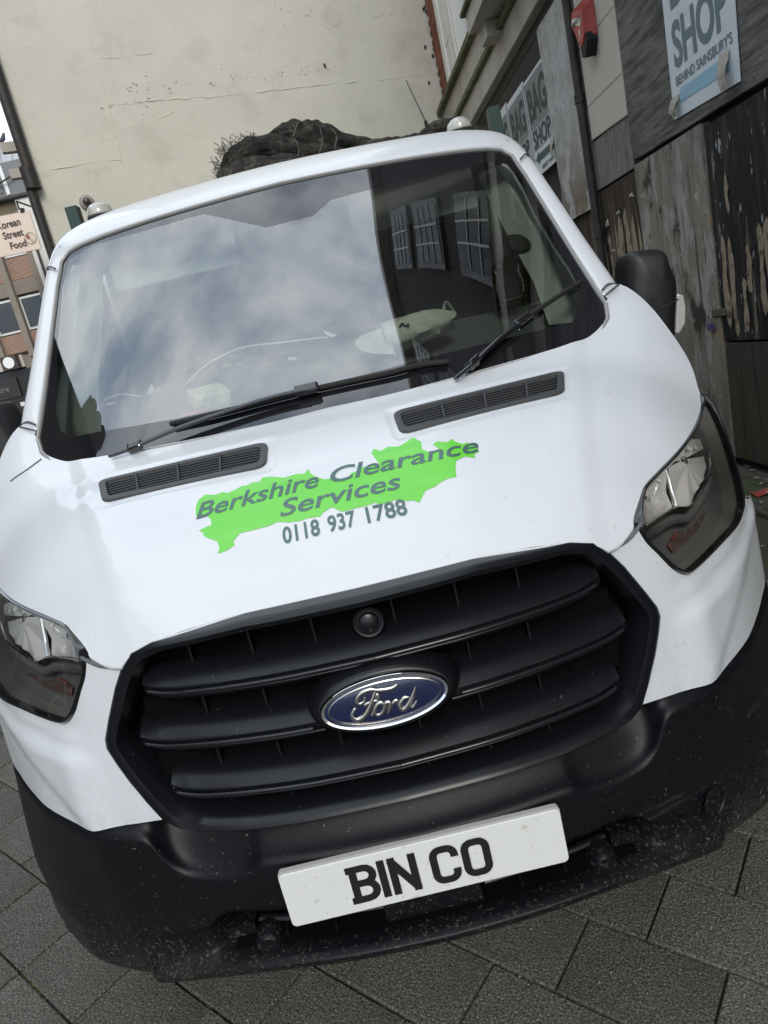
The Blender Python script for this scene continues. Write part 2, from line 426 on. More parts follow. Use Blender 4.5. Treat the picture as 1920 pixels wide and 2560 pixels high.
# red crushed packet in the gutter
crm = mat('red_packet', (.32, .06, .05), .5, layers=[((.6, .58, .55), 14, .55, .6, .8)])
V, F = loft([[(2.3+.05*i+rr.uniform(-.004, .004), 2.72+.03*j, .045+rr.uniform(-.008, .012)) for i in range(7)] for j in range(4)])
o = mk('crushed_packet', V, F, crm, smooth=False); solid(o, .004); tag(o, 'crushed red and white packet lying by the gutter', 'packet')

# ---------------------------------------------------------------- boarded shop building on the right
WX = 2.7
def wallp(P, x0, x1):                 # polygon in (y, z) given front x and back x
    return prism(P, lambda y, z: (x0, y, z), lambda y, z: (x1, y, z))
def rect(y0, y1, z0, z1): return [(y0, z0), (y1, z0), (y1, z1), (y0, z1)]
brick = mat('red_brick', (.27, .095, .05), .85, layers=[((.16, .06, .04), 7, .45, .6, .6)])
def brick_nodes(m, sc, ax):
    nt = m.node_tree; b = nt.nodes['Principled BSDF']; tc = nt.nodes.new('ShaderNodeTexCoord')
    sx = nt.nodes.new('ShaderNodeSeparateXYZ'); cb = nt.nodes.new('ShaderNodeCombineXYZ'); bt = nt.nodes.new('ShaderNodeTexBrick')
    nt.links.new(tc.outputs['Object'], sx.inputs[0]); nt.links.new(sx.outputs[ax], cb.inputs[0]); nt.links.new(sx.outputs['Z'], cb.inputs[1])
    nt.links.new(cb.outputs[0], bt.inputs['Vector']); bt.inputs['Scale'].default_value = sc
    bt.inputs['Color1'].default_value = (.25, .085, .045, 1); bt.inputs['Color2'].default_value = (.33, .13, .07, 1); bt.inputs['Mortar'].default_value = (.30, .25, .20, 1)
    bt.inputs['Mortar Size'].default_value = .02; bt.inputs['Brick Width'].default_value = .225; bt.inputs['Row Height'].default_value = .075
    nt.links.new(bt.outputs[0], b.inputs['Base Color']); return m
brick_y = brick_nodes(mat('brick_side_wall', (.3, .1, .05), .85), 1.0, 'Y')
brick_x = brick_nodes(mat('brick_front_wall', (.3, .1, .05), .85), 1.0, 'X')
stone = mat('pale_stone', (.46, .43, .38), .8, layers=[((.20, .18, .15), 3, .45, .75, .5, (1, 1, .25)), ((.16, .17, .08), 2.2, .55, .72, .5, (1, 1, .3)), ((.2, .18, .16), 60, .62, .7, .4)], bump=[(60, .25, (1, 1, 1))])
stone_w = mat('white_painted_stone', (.66, .64, .60), .6, layers=[((.36, .34, .30), 4, .5, .75, .4, (1, 1, .2))])
algae = mat('algae_ledge', (.085, .09, .035), .9, layers=[((.20, .19, .11), 5, .45, .65, .7), ((.03, .03, .015), 14, .5, .65, .6)])
darkboard = mat('dark_brown_board', (.030, .022, .018), .8, layers=[((.07, .055, .045), 5, .55, .75, .6, (1, 1, .3))])
creamp = mat('cream_wall_panel', (.52, .49, .42), .7, layers=[((.24, .22, .16), 3.0, .52, .75, .45, (1, 1, .3)), ((.20, .18, .13), 120, .64, .70, .5), ((.12, .13, .05), 1.4, .66, .75, .7, (1, 5, .5))], bump=[(90, .15, (1, 1, 1))])
plaster = mat('peeling_plaster', (.46, .46, .45), .85, layers=[((.10, .095, .09), 26, .55, .68, .7, (1, 1, .45)), ((.26, .25, .24), 5, .45, .7, .55),
    ((.17, .125, .085), 2.6, .42, .50, .92, (1, 1.5, 1), (2.3, 3.15)), ((.42, .36, .28), 12, .58, .66, .6, (1, 1, .4), (2.0, 3.0))], bump=[(30, .9, (1, 1, .5)), (110, .4, (1, 1, 1))])
ply_h = mat('weathered_ply_swirl', (.175, .166, .156), .8, layers=[((.045, .042, .040), 3.2, .42, .62, .75, (1, .8, 7)), ((.24, .235, .225), 9, .52, .66, .5, (1, .7, 6)), ((.05, .048, .046), 1.2, .5, .65, .55), ((.40, .40, .39), 6, .68, .74, .6)], bump=[(14, .6, (1, .7, 6))], spec=.15)
ply_g = mat('grey_ply_strip', (.22, .215, .205), .8, layers=[((.09, .085, .08), 9, .45, .62, .7, (1, 5, .35)), ((.34, .33, .32), 20, .55, .68, .5, (1, 4, .4))], bump=[(30, .5, (1, 5, .4))], spec=.15)
ply_v = mat('stained_ply', (.235, .212, .178), .8, layers=[((.36, .345, .315), 4.2, .50, .57, .85, (1, 1.5, .6)), ((.30, .235, .155), 2.3, .55, .66, .8, (1, 1.4, .6)), ((.055, .046, .038), 6, .57, .64, .8, (1, 4.5, .22)), ((.42, .26, .08), 2.4, .65, .71, .6),
    ((.038, .033, .028), 3.0, .57, .62, .9, (1, 1.5, .8)), ((.50, .49, .46), 17, .62, .67, .7, (1, 1.4, .7)), ((.15, .148, .14), 1.7, .42, .6, .75, (1, 1, .5), (3.2, 1.75)), ((.045, .05, .025), 3.0, .35, .6, .9, (1, 2, .4), (.35, 1.15))], bump=[(24, .45, (1, 2.5, .5)), (70, .25, (1, 1, 1))], spec=.15)
ply_b = mat('blackened_ply', (.013, .013, .0145), .6, layers=[((.26, .195, .14), 3.6, .565, .60, .9, (1, 4, .35), (.9, 2.0)), ((.40, .40, .41), 15, .615, .65, .85, (1, 1.6, .45)), ((.05, .05, .05), 5, .5, .65, .7, (1, 4, .3)), ((.035, .042, .018), 2.5, .4, .6, .9, (1, 2, .3), (.2, 1.0))], bump=[(26, .7, (1, 3, .4))], spec=.15)
ply_d = mat('dark_ply_scraps', (.045, .035, .028), .75, layers=[((.36, .295, .22), 3.1, .53, .57, .95, (1, 4.2, .28), (.8, 2.4)), ((.10, .075, .055), 6, .5, .65, .6, (1, 4, .3)), ((.40, .38, .34), 24, .68, .72, .8)], bump=[(26, .7, (1, 4, .4))], spec=.15)
ply_low = mat('mossy_low_board', (.060, .058, .048), .8, layers=[((.040, .055, .018), 2.2, .36, .60, .9, (1, 2, .5), (.0, .9)), ((.15, .145, .135), 30, .66, .72, .7, (1, 3, .3)), ((.02, .02, .018), 5, .5, .65, .7, (1, 4, .25))], bump=[(30, .5, (1, 4, .3))], spec=.15)
shop = new_empty('shop_building', (2.7, 5, 0), 'boarded up old shop building with stained panels beside the van', 'building')
def sp(name, P, mt, x0=WX, x1=WX+.12, label=None, bevel=.006):
    o = mk(name, *wallp(P, x0, x1), mt, shop, smooth=False)
    if label: o['label'] = label
    if bevel: bev(o, bevel, 2)
    return o
sp('wall', rect(-6, 11.6, 0, 4.05), darkboard, WX+.06, WX+.4, bevel=0)
o = sp('plywood_panel', rect(2.30, 3.595, .90, 2.285), ply_b, WX-.012, WX+.05, 'black stained plywood panel with torn paper scraps')
o = sp('plywood_panel', rect(3.615, 4.635, .05, 2.315), ply_v, WX-.02, WX+.05, 'streaky brown and grey plywood panel with orange stain')
o = sp('plywood_panel', rect(2.30, 3.60, .05, .885), ply_low, WX-.006, WX+.05, 'low dark mossy board near the ground')
o = sp('plywood_panel', rect(4.655, 5.60, .05, 2.285), ply_d, WX-.004, WX+.05, 'dark panel with pale strips of torn posters')
o = sp('plywood_panel', rect(5.62, 7.4, .05, 2.24), ply_d, WX+.004, WX+.05)
o = sp('plywood_panel', rect(7.42, 9.4, .05, 2.8), ply_d, WX+.004, WX+.05)
o = sp('plywood_panel', rect(-1.5, 2.28, .05, 2.28), ply_b, WX-.006, WX+.05)
o = sp('plywood_panel', [(2.0, 2.302), (4.60, 2.345), (4.58, 4.0), (2.0, 4.0)], ply_h, WX-.035, WX+.05, 'grey weathered plywood board with swirling grain')
o = sp('plywood_panel', rect(-1.5, 1.98, 2.302, 4.0), ply_h, WX-.03, WX+.05)
o = sp('plywood_panel', rect(4.635, 5.50, 2.30, 2.70), ply_g, WX-.015, WX+.05, 'pale grey plywood strip under the cream panel')
o = sp('wall_panel', [(4.61, 2.685), (5.36, 2.715), (5.36, 4.0), (4.60, 4.0)], creamp, WX-.03, WX+.05, 'cream panel with a green streak')
# panel courses cut into the cream panel
for z in (2.98, 3.44):
    mk('panel_joint', *box(WX-.0315, WX-.029, 4.612, 5.355, z, z+.006), seam_m, shop, smooth=False)
# rough plaster pilaster: a gridded relief
rows = []
rp = random.Random(3)
for i in range(34):
    z = 2.18+i*.055; row = [(WX+.05, 5.52, z)]
    for j in range(12):
        y = 5.52+j*.075; e = 0 if 0 < j < 11 else .02
        row.append((WX-.045+e+rp.uniform(-.006, .006), y+(rp.uniform(-.008, .008) if j in (0, 11) else 0), z))
    row.append((WX+.05, 5.52+11*.075, z)); rows.append(row)
o = mk('plaster_pilaster', *loft(rows), plaster, shop)
rows = [[(WX-.04+rp.uniform(-.006, .006), 5.56+j*.075, .1+i*.08) for j in range(10)] for i in range(28)]
# dark transom above the boards, pale fascia, ledges
sp('transom_board', rect(-1.5, 10.8, 3.995, 4.12), darkboard, WX-.004, WX+.1)
sp('transom_board', rect(6.36, 10.9, 2.9, 3.99), darkboard, WX-.002, WX+.05)
sp('fascia', rect(-3, 11.3, 4.125, 4.40), stone, WX-.10, WX+.2, bevel=.01)
sp('lower_ledge', rect(-3, 11.4, 4.40, 4.47), algae, WX-.16, WX+.2, bevel=.012)
sp('frieze', rect(-3, 11.4, 4.47, 4.86), stone, WX-.06, WX+.2, bevel=.006)
sp('upper_ledge', rect(7.2, 11.55, 4.86, 4.94), algae, WX-.15, WX+.2, bevel=.012)
# balcony over the shopfront with its end bracket
sp('balcony_floor', rect(-3, 7.5, 4.52, 4.72), stone, 2.30, WX+.2, bevel=.008)
sp('balcony_cap', rect(-3, 7.56, 4.72, 4.77), algae, 2.25, WX+.2, bevel=.01)
for yb in (7.2, 4.4, 1.6):
    sp('balcony_bracket', [(yb, 4.36), (yb+.28, 4.36), (yb+.28, 4.52), (yb, 4.52)], stone, 2.42, WX, bevel=.008)
    for k in range(4): pass
# upper storeys
sp('upper_wall', rect(-9, 9.2, 4.86, 14.2), mat('sooty_upper_brick', (.060, .048, .042), .9, layers=[((.03, .026, .024), 3, .4, .65, .6)]), WX+.22, WX+.6, bevel=0)
sp('upper_wall', rect(10.66, 11.4, 4.94, 14.2), mat('brick_mortar', (.30, .26, .21), .9), WX+.035, WX+.6, bevel=0)
brk = mat('strip_brick', (.235, .080, .042), .85, layers=[((.14, .05, .035), 9, .45, .62, .6), ((.36, .16, .09), 30, .58, .68, .5)], vary=.25)
b0 = mk('brick', *box(WX+.009, WX+.065, 10.775-.112, 10.775+.112, 4.98-.0325, 4.98+.0325), brk, shop, smooth=False, loc=(WX+.035, 10.775, 4.98)); nb = 0
off_ = b0.location.copy()
for r in range(30):
    for c in range(4):
        y = 10.662+.1135+.235*c-(.1175 if r % 2 else 0)
        if y < 10.70 or y > 11.42: continue
        if nb == 0: o = b0
        else: o = bpy.data.objects.new('brick', b0.data); COL.objects.link(o); o.parent = shop
        o.location = Vector((WX+.035+rr.uniform(-.003, .003), y, 4.98+.075*r))-shop.location; nb += 1
for y0, y1, xo in ((9.72, 10.66, .0), (10.45, 10.64, -.035), (9.80, 9.98, -.02), (10.1, 10.14, -.012)):
    sp('window_pilaster', rect(y0, y1, 4.94, 14.2), stone_w, WX-.01+xo, WX+.5, bevel=.008)
for z in (5.50, 6.6, 7.7): mk('pilaster_joint', *box(WX-.0125, WX-.009, 9.98, 10.45, z, z+.012), seam_m, shop, smooth=False)
for wy in (8.3, 5.9, 3.5, 1.1, -1.3, -3.7, -6.1):
    for wz in (5.1, 8.2, 11.0):
        fr = sp('sash_window', rect(wy-.09, wy+.91, wz-.10, wz+2.05), mat('sash_frame', (.17, .17, .165), .6), WX+.12, WX+.24)
        mk('pane', *box(WX+.10, WX+.118, wy, wy+.82, wz, wz+1.95), glass_b, fr, smooth=False)
        for k in range(1, 4): mk('glazing_bar', *box(WX+.08, WX+.099, wy, wy+.82, wz+1.95*k/4-.014, wz+1.95*k/4+.014), stone_w, fr, smooth=False)
        for k in range(1, 3): mk('glazing_bar', *box(WX+.07, WX+.098, wy+.273*k-.012, wy+.273*k+.012, wz, wz+1.95), stone_w, fr, smooth=False)
sp('parapet', rect(-9, 11.5, 14.2, 14.7), stone, WX-.15, WX+.6, bevel=.01)
# torn strips of old posters, real curled paper standing off the boards
papm = mat('torn_paper', (.42, .39, .33), .85, layers=[((.2, .16, .12), 20, .5, .65, .6)])
papd = mat('old_paper', (.30, .24, .165), .85, layers=[((.36, .30, .22), 25, .5, .65, .7), ((.05, .04, .03), 12, .52, .62, .8)], bump=[(60, .6, (1, 3, .6))])
rp = random.Random(12)
def strip(y, z0, z1, wd, x, mt):
    rows = []; n = 14
    a0, a1 = rp.uniform(0, 6), rp.uniform(0, 6)
    for i in range(n+1):
        t = i/n; z = z0+(z1-z0)*t; e = math.sin(math.pi*min(1, max(0, t)))**.12
        l = wd*.5*e*(1+.35*math.sin(a0+t*9)+rp.uniform(-.15, .15)); r_ = wd*.5*e*(1+.35*math.sin(a1+t*7)+rp.uniform(-.15, .15))
        rows.append([(x-rp.uniform(0, .004), y-l, z), (x-.003, y, z), (x-rp.uniform(0, .004), y+r_, z)])
    return loft(rows)
for y, z0, z1, wd, xo in ((5.16, .9, 1.96, .07, 0), (4.70, .8, 1.9, .05, 0), (2.93, 1.25, 1.62, .06, -.009), (3.30, .95, 1.3, .05, -.009), (5.07, 1.02, 2.02, .10, 0), (4.93, 1.05, 2.06, .12, 0), (4.80, 1.1, 1.98, .07, 0), (5.33, 1.3, 1.92, .06, 0), (5.45, 1.2, 1.85, .05, 0),
                         (3.50, .98, 1.60, .06, -.009), (3.42, .92, 1.58, .05, -.009), (3.10, 1.05, 1.60, .05, -.009), (3.02, .95, 1.62, .07, -.009), (3.23, 1.2, 1.50, .05, -.009), (2.86, .9, 1.55, .06, -.009), (3.40, 1.70, 1.95, .035, -.009)):
    mk('paper_strip', *strip(y, z0, z1, wd, WX-.006+xo, papd), papd, shop)
for y, z, s in ((5.28, 2.0, .035), (5.02, 2.04, .02), (4.72, 2.12, .022), (5.22, 1.75, .02)):
    V, F = loft([[(WX-.008-.02*math.sin(i*1.3+j)-(.02 if i else 0), y+s*(i-1)*.6+rp.uniform(-.3, .3)*s, z+s*(j-1)*.7+rp.uniform(-.3, .3)*s) for i in range(3)] for j in range(3)])
    mk('paper_scrap', V, F, papm, shop)

nailm = mat('rusty_nail', (.05, .035, .025), .6)
for y, z in ((4.58, 2.25), (4.58, 1.7), (4.57, 1.2), (3.66, 2.24), (3.66, 1.75), (3.66, 1.3), (4.1, 2.26), (3.55, 2.22), (3.54, 1.7), (3.0, 2.22), (2.6, 2.22)):
    mk('nail_head', *lathe([(0, -.001), (.006, -.001), (.006, .003), (0, .003)], (WX-.022 if y > 3.6 else WX-.014, y, z), (1, 0, 0), 8), nailm, shop)
for y, z in ((4.4, 2.40), (3.7, 2.37), (3.0, 2.36), (2.5, 2.36), (4.52, 3.0), (4.5, 3.6)):
    mk('nail_head', *lathe([(0, -.001), (.006, -.001), (.006, .003), (0, .003)], (WX-.037, y, z), (1, 0, 0), 8), nailm, shop)
# posters -----------------------------------------------------------
post_w = mat('poster_white', (.62, .68, .72), .55, layers=[((.45, .47, .48), 8, .5, .75, .35)])
post_t = mat('poster_slate_ink', (.125, .185, .205), .6)
post_g = mat('poster_grey_ink', (.19, .205, .21), .6, layers=[((.30, .31, .31), 30, .5, .65, .4)])
post_k = mat('poster_dark_ink', (.028, .045, .045), .6)
post_b = mat('poster_blue_band', (.27, .50, .64), .6)
post_pale = mat('poster_pale_ink', (.52, .68, .76), .6)
post_dg = mat('poster_green_arrow', (.035, .085, .075), .6)
def wtext(name, s, y0, y1, z0, z1, x, mt, parent, bold=.02, shear=0):
    t = fit(text2d(s, bold=bold, shear=shear), 0, 1, 0, 1)
    return mk(name, *lift(t, lambda u, v: (x, y0+(y1-y0)*u, z0+(z1-z0)*v)), mt, parent, smooth=False)
BX = WX-.045
bp = mk('poster', *wallp([(3.885, 2.422), (3.11, 2.385), (3.085, 3.45), (3.87, 3.45)], BX, BX+.004), post_w, smooth=False, loc=(BX, 3.5, 2.9))
tag(bp, 'large pale bag shop poster with torn corners on the swirling grey plywood', 'poster')
wtext('big_lettering', 'BAG', 3.78, 3.15, 3.04, 3.32, BX-.003, post_t, bp, .03)
wtext('big_lettering', 'SHOP', 3.80, 3.17, 2.70, 2.975, BX-.003, post_t, bp, .03)
wtext('line_lettering', "BEHIND SAINSBURY'S", 3.805, 3.15, 2.602, 2.662, BX-.003, post_t, bp, .015)
mk('blue_band', *wallp([(3.775, 2.497), (3.20, 2.475), (3.20, 2.562), (3.775, 2.578)], BX-.003, BX-.001), post_b, bp, smooth=False)
wtext('band_lettering', 'FRIAR STREET & WEST ARCADE', 3.75, 3.22, 2.535, 2.560, BX-.005, post_pale, bp, 0)
wtext('band_lettering', 'READING', 3.75, 3.60, 2.505, 2.528, BX-.005, post_pale, bp, 0)
wtext('band_lettering', 'READING', 3.37, 3.22, 2.490, 2.515, BX-.005, post_pale, bp, 0)
def curl(y, z, w_, h, turn):
    rows = []
    for j in range(9):
        t = j/8; a = turn*t
        rows.append([(BX-.006-.035*math.sin(a*.8)*(.4+.6*abs(math.sin(i*1.1+j*.4))), y-w_*(i/5-.5)*(1-.25*t), z-h*t+.012*math.sin(i*2+j)) for i in range(6)])
    return loft(rows)
mk('torn_flap', *curl(3.235, 2.585, .10, .20, 2.6), papm, bp); mk('torn_flap', *curl(3.83, 2.55, .10, .12, 3.0), papm, bp)
# row of three smaller posters on one backing
SX = WX-.03
for k, (ya, yb) in enumerate(((6.98, 6.27), (7.72, 7.05), (8.4, 7.79))):
    def zz(y): return .0
    o = mk('poster', *wallp([(ya+.06, 2.80+.055*k), (yb-.03, 2.80+.055*k), (yb-.04, 3.76+.035*k), (ya+.06, 3.76+.035*k)], SX, SX+.006), post_w, smooth=False, loc=(SX, (ya+yb)/2, 3.3))
    tag(o, ['nearest small bag shop poster with a green arrow beside the plaster pilaster', 'middle small bag shop poster of the row of three', 'farthest small bag shop poster partly hidden by the green post'][k], 'poster', 'row of small posters on the dark shopfront')
    mk('grey_block', *wallp(rect(yb+.02, ya, 3.27, 3.73), SX-.003, SX-.001), post_g, o, smooth=False)
    wtext('lettering', 'BAG', ya-.04, yb+.05, 3.33, 3.66, SX-.006, post_k, o, .03)
    mk('grey_block', *wallp(rect(yb+.02, ya, 3.05, 3.265), SX-.003, SX-.001), mat('poster_light_grey', (.36, .39, .41), .6), o, smooth=False)
    wtext('lettering', 'SHOP', ya-.04, yb+.05, 3.06, 3.25, SX-.006, post_k, o, .03)
    mk('arrow', *wallp([(ya-.02, 2.965), (ya-.14, 2.90), (ya-.14, 2.93), (yb+.06, 2.93), (yb+.06, 3.0), (ya-.14, 3.0), (ya-.14, 3.03)], SX-.004, SX-.001), post_dg, o, smooth=False)
    wtext('lettering', '0207 104', ya-.2, yb+.14, 2.835, 2.875, SX-.004, post_k, o, .02)
    mk('torn_flap', *[(lambda L: ([(p[0]+.015, p[1]+yb+.07-3.235, p[2]+3.03-2.585) for p in L[0]], L[1]))(curl(3.235, 2.585, .09, .2, 2.6))][0], papm, o)

# drain pipe beside the cream panel
pipem = mat('old_iron_pipe', (.030, .026, .024), .6, layers=[((.08, .06, .05), 12, .5, .7, .6)])
dp = mk('drain_pipe', *tube([(WX-.06, 5.43, z) for z in (.1, 1.2, 2.3, 2.7, 3.3, 4.12)], .038, 12), pipem, loc=(WX-.06, 5.43, 0))
tag(dp, 'dark iron drain pipe between the plaster pilaster and cream panel', 'drain pipe')
for z in (3.05, 1.9): mk('pipe_collar', *tube([(WX-.06, 5.43, z), (WX-.06, 5.43, z+.07)], .048, 12), pipem, dp)
# alarm box
redm = mat('alarm_red_plastic', (.36, .045, .035), .45, layers=[((.2, .03, .025), 6, .5, .7, .4)])
AXF = 2.565
P = [(4.965, 3.595), (5.165, 3.665), (5.205, 3.580), (5.085, 3.385), (5.03, 3.375), (4.97, 3.43)]
Pb = [(4.945, 3.66), (5.15, 3.735), (5.26, 3.56), (5.12, 3.30), (5.03, 3.29), (4.945, 3.40)]
n = 6; V = [(AXF, y, z) for y, z in P]+[(WX-.032, y, z) for y, z in Pb]
al = mk('alarm_box', V, [tuple(range(6)), tuple(range(11, 5, -1))]+[(i, (i+1) % 6, (i+1) % 6+6, i+6) for i in range(6)], redm, smooth=False, loc=(WX-.03, 5.1, 3.3))
bev(al, .006); tag(al, 'red burglar alarm box above the drain pipe', 'alarm box')
mk('alarm_base', *wallp([(4.955, 3.43), (5.10, 3.385), (5.10, 3.30), (5.03, 3.27), (4.955, 3.37)], AXF+.012, WX-.028), matt_blk, al, smooth=False)
mk('name_panel', *wallp([(4.985, 3.555), (5.165, 3.615), (5.185, 3.575), (5.02, 3.505)], AXF-.003, AXF-.001), mat('alarm_white_print', (.62, .58, .56), .5), al, smooth=False)
wtext('lettering', 'MASCO', 5.165, 4.995, 3.545, 3.580, AXF-.006, plate_k, al, .02)
mk('emblem', *lathe([(0, -.001), (.026, -.001), (.026, 0), (0, 0)], (AXF-.002, 5.05, 3.47), (1, 0, 0), 18), mat('alarm_pale_print', (.58, .36, .33), .5), al, smooth=False)
mk('emblem_lines', *wallp([(5.005, 3.44), (5.09, 3.425), (5.085, 3.415), (5.01, 3.43)], AXF-.003, AXF-.001), mat('alarm_pale_lines', (.58, .36, .33), .5), al, smooth=False)
# padlock and hasp
brass = mat('brass', (.42, .30, .12), .35, metal=.9); steel = mat('dull_steel', (.30, .29, .28), .4, metal=.9); lilac = mat('padlock_cover', (.07, .05, .16), .5)
hs = mk('hasp', *box(WX-.032, WX-.014, 3.52, 3.69, 1.075, 1.125), mat('rusty_hasp', (.09, .075, .06), .7), smooth=False, loc=(WX-.02, 3.6, 1.1)); bev(hs, .004)
tag(hs, 'small rusty hasp bridging the streaky and black boards', 'hasp')
pl = mk('padlock', *box(WX-.055, WX-.03, 3.675, 3.735, .985, 1.035), lilac, smooth=False, loc=(WX-.04, 3.7, 1.0)); bev(pl, .006)
tag(pl, 'small padlock hanging from the rusty hasp', 'padlock')
mk('shackle', *tube(catmull([(WX-.042, 3.688, 1.03), (WX-.042, 3.688, 1.075), (WX-.042, 3.705, 1.092), (WX-.042, 3.722, 1.075), (WX-.042, 3.722, 1.03)], 4), .005, 8), steel, pl)

# ---------------------------------------------------------------- cream rendered building behind
stucco = mat('cream_render', (.67, .65, .565), .9, layers=[((.58, .56, .485), 1.1, .42, .7, .5), ((.33, .31, .25), 1.9, .52, .78, .35, (1, 1, 1.3)), ((.70, .68, .58), 6, .5, .75, .25),
    ((.42, .30, .20), .9, .70, .78, .35), ((.2, .19, .16), 38, .68, .73, .45), ((.24, .22, .18), 2.0, .60, .72, .35, (1.5, 1.5, .18), (9, 5))], bump=[(22, .30, (1, 1, 1)), (85, .35, (1, 1, 1))])
C0 = Vector((2.7, 11.45, 0)); CD = Vector((-math.sin(R(70)), -math.cos(R(70)), 0)); CN = Vector((CD.y, -CD.x, 0))
if CN.y > 0: CN = -CN
def cw(s, z, o=0): return C0+CD*s+Vector((0, 0, z))+CN*o
cream = new_empty('rendered_building', cw(3, 0), 'tall windowless cream rendered building behind the van', 'building')
rb = random.Random(5)
rows = []
for i in range(60):
    z = i*.2; rows.append([cw(-.3+s*.2, z, rb.uniform(-.004, .004)) for s in range(36)])
mk('wall', *loft(rows), stucco, cream)
mk('side_wall', *loft([[cw(6.70, z, 0), cw(6.70, z, -.14), cw(6.70, z, -8)] for z in (0, 6, 12)]), stucco, cream, smooth=False)
mk('roof', [cw(-.3, 11.8), cw(6.7, 11.8), cw(6.7, 11.8, -8), cw(-.3, 11.8, -8)], [(0, 1, 2, 3)], stucco, cream, smooth=False)
# rendered-over ridges and hairline cracks as raised and sunk seams
crackm = mat('render_crack', (.45, .43, .37), .9)
def cpx(s, z): return cw(s, z, .004)
ridges = [[(5.299, 6.787), (5.369, 6.279), (5.376, 6.063), (5.389, 5.727), (5.374, 5.472), (5.39, 5.217), (5.43, 4.761)], [(5.374, 5.472), (4.623, 5.48), (3.944, 5.463), (3.224, 5.47), (2.071, 5.498), (1.012, 5.489)], [(6.602, 4.712), (6.197, 4.749), (5.816, 4.773), (5.43, 4.761)], [(5.376, 6.063), (4.905, 6.055), (4.571, 6.088)], [(2.066, 6.394), (1.749, 6.267), (1.616, 6.015), (1.529, 5.727), (1.607, 5.345), (1.584, 5.035)], [(1.749, 6.267), (1.427, 6.431), (1.289, 6.653)], [(1.22, 6.374), (0.779, 6.421)], [(5.315, 5.149), (4.912, 5.188), (4.47, 5.319)], [(5.907, 4.783), (5.937, 4.541)], [(1.013, 5.489), (-0.044, 5.52)], [(0.395, 4.94), (0.053, 4.936)], [(2.549, 6.695), (2.641, 6.23), (2.664, 5.945)]]
for i, ln in enumerate(ridges):
    P = [cw(s, z, -.0035 if i in (0, 1, 2) else -.001) for s, z in ln]; Q = []
    for a, b in zip(P[:-1], P[1:]):
        k = max(2, int((b-a).length/.10))
        for t in range(k): Q.append(a.lerp(b, t/k)+Vector((0, 0, rb.uniform(-.012, .012)))+CD*rb.uniform(-.012, .012))
    Q.append(P[-1])
    big = i in (0, 1, 2)
    mk('render_ridge' if big else 'render_crack', *tube(Q, [(.010 if big else .0022)*rb.uniform(.5, 1.2) for _ in Q], 6, up=CN), stucco if big else crackm, cream)
# soot flecks and pits gathered along old joints of the render
stm = mat('render_stain', (.40, .385, .325), .95)
V, F = [], []
def fleck(s, z, r):
    n = len(V); k = 6; e = rb.uniform(1.2, 3.2)
    for q in range(k): a_ = 6.283*q/k; V.append(cw(s+r*e*math.cos(a_)*rb.uniform(.5, 1.3), z+r*math.sin(a_)*rb.uniform(.5, 1.3), .0065))
    F.append(tuple(range(n, n+k)))
stains = [[(5.251, 5.663), (2.564, 5.687)], [(2.583, 6.504), (2.01, 6.455)], [(2.564, 5.687), (1.889, 5.734)], [(5.497, 5.483), (4.623, 5.48)], [(0.667, 6.287), (-0.028, 5.413)]]
for (a, b), cnt, spr in zip(stains, (150, 60, 40, 50, 60), (.055, .06, .04, .03, .25)):
    for k in range(cnt//3):
        t = rb.random(); fleck(a[0]+(b[0]-a[0])*t, a[1]+(b[1]-a[1])*t+rb.gauss(0, spr), rb.uniform(.002, .009))
for k in range(160): fleck(rb.uniform(.1, 6.4), rb.uniform(3.2, 8), rb.uniform(.0015, .005))
mk('render_stain', V, F, stm, cream, smooth=False)['kind'] = 'stuff'
pits = [(0.005, 6.505), (-0.008, 6.434), (0.043, 6.471), (-0.019, 5.869), (0.025, 5.781), (1.991, 5.751), (0.137, 5.92), (0.197, 5.38)]
for s, z in pits: mk('render_pit', [cw(s+.035*rb.uniform(.5, 1)*math.cos(6.283*q/7), z+.05*rb.uniform(.4, 1)*math.sin(6.283*q/7), .007) for q in range(7)], [tuple(range(7))], mat('pit_dark', (.07, .06, .05), .95), cream, smooth=False)
# iron rainwater pipe down its left corner
bpipe = mk('rain_pipe', *tube([cw(6.66, z, .07) for z in (4.62, 6, 8, 11.8)], .075, 12), pipem, loc=cw(6.66, 0, .07))
tag(bpipe, 'black rainwater pipe down the left corner of the cream building', 'rain pipe')
mk('lower_pipe', *tube([cw(6.72, z, .05) for z in (0, 2, 4.62)], .062, 12), pipem, bpipe)
mk('pipe_shoe', *tube([cw(6.68, z, .07) for z in (4.50, 4.78)], .10, 12), pipem, bpipe)
for z in (5.05, 4.72): mk('pipe_bracket', *obox(cw(6.82, z, .04), CD, CN, (0, 0, 1), .09, .05, .06), stone, bpipe, smooth=False)
# round bulkhead lamp
LQ = (-2.993, 9.378, 4.259)
lp = mk('wall_lamp', *lathe([(0, 0), (.10, 0), (.10, .03), (.085, .045), (.06, .05)], LQ, CN, 24), mat('lamp_rim', (.30, .28, .25), .5), loc=LQ)
tag(lp, 'round bulkhead lamp on the cream wall', 'wall lamp')
mk('lamp_dome', *lathe([(.058, .045), (.055, .08), (.035, .10), (0, .108)], LQ, CN, 20), mat('lamp_smoked', (.06, .055, .05), .25, coat=.5), lp)

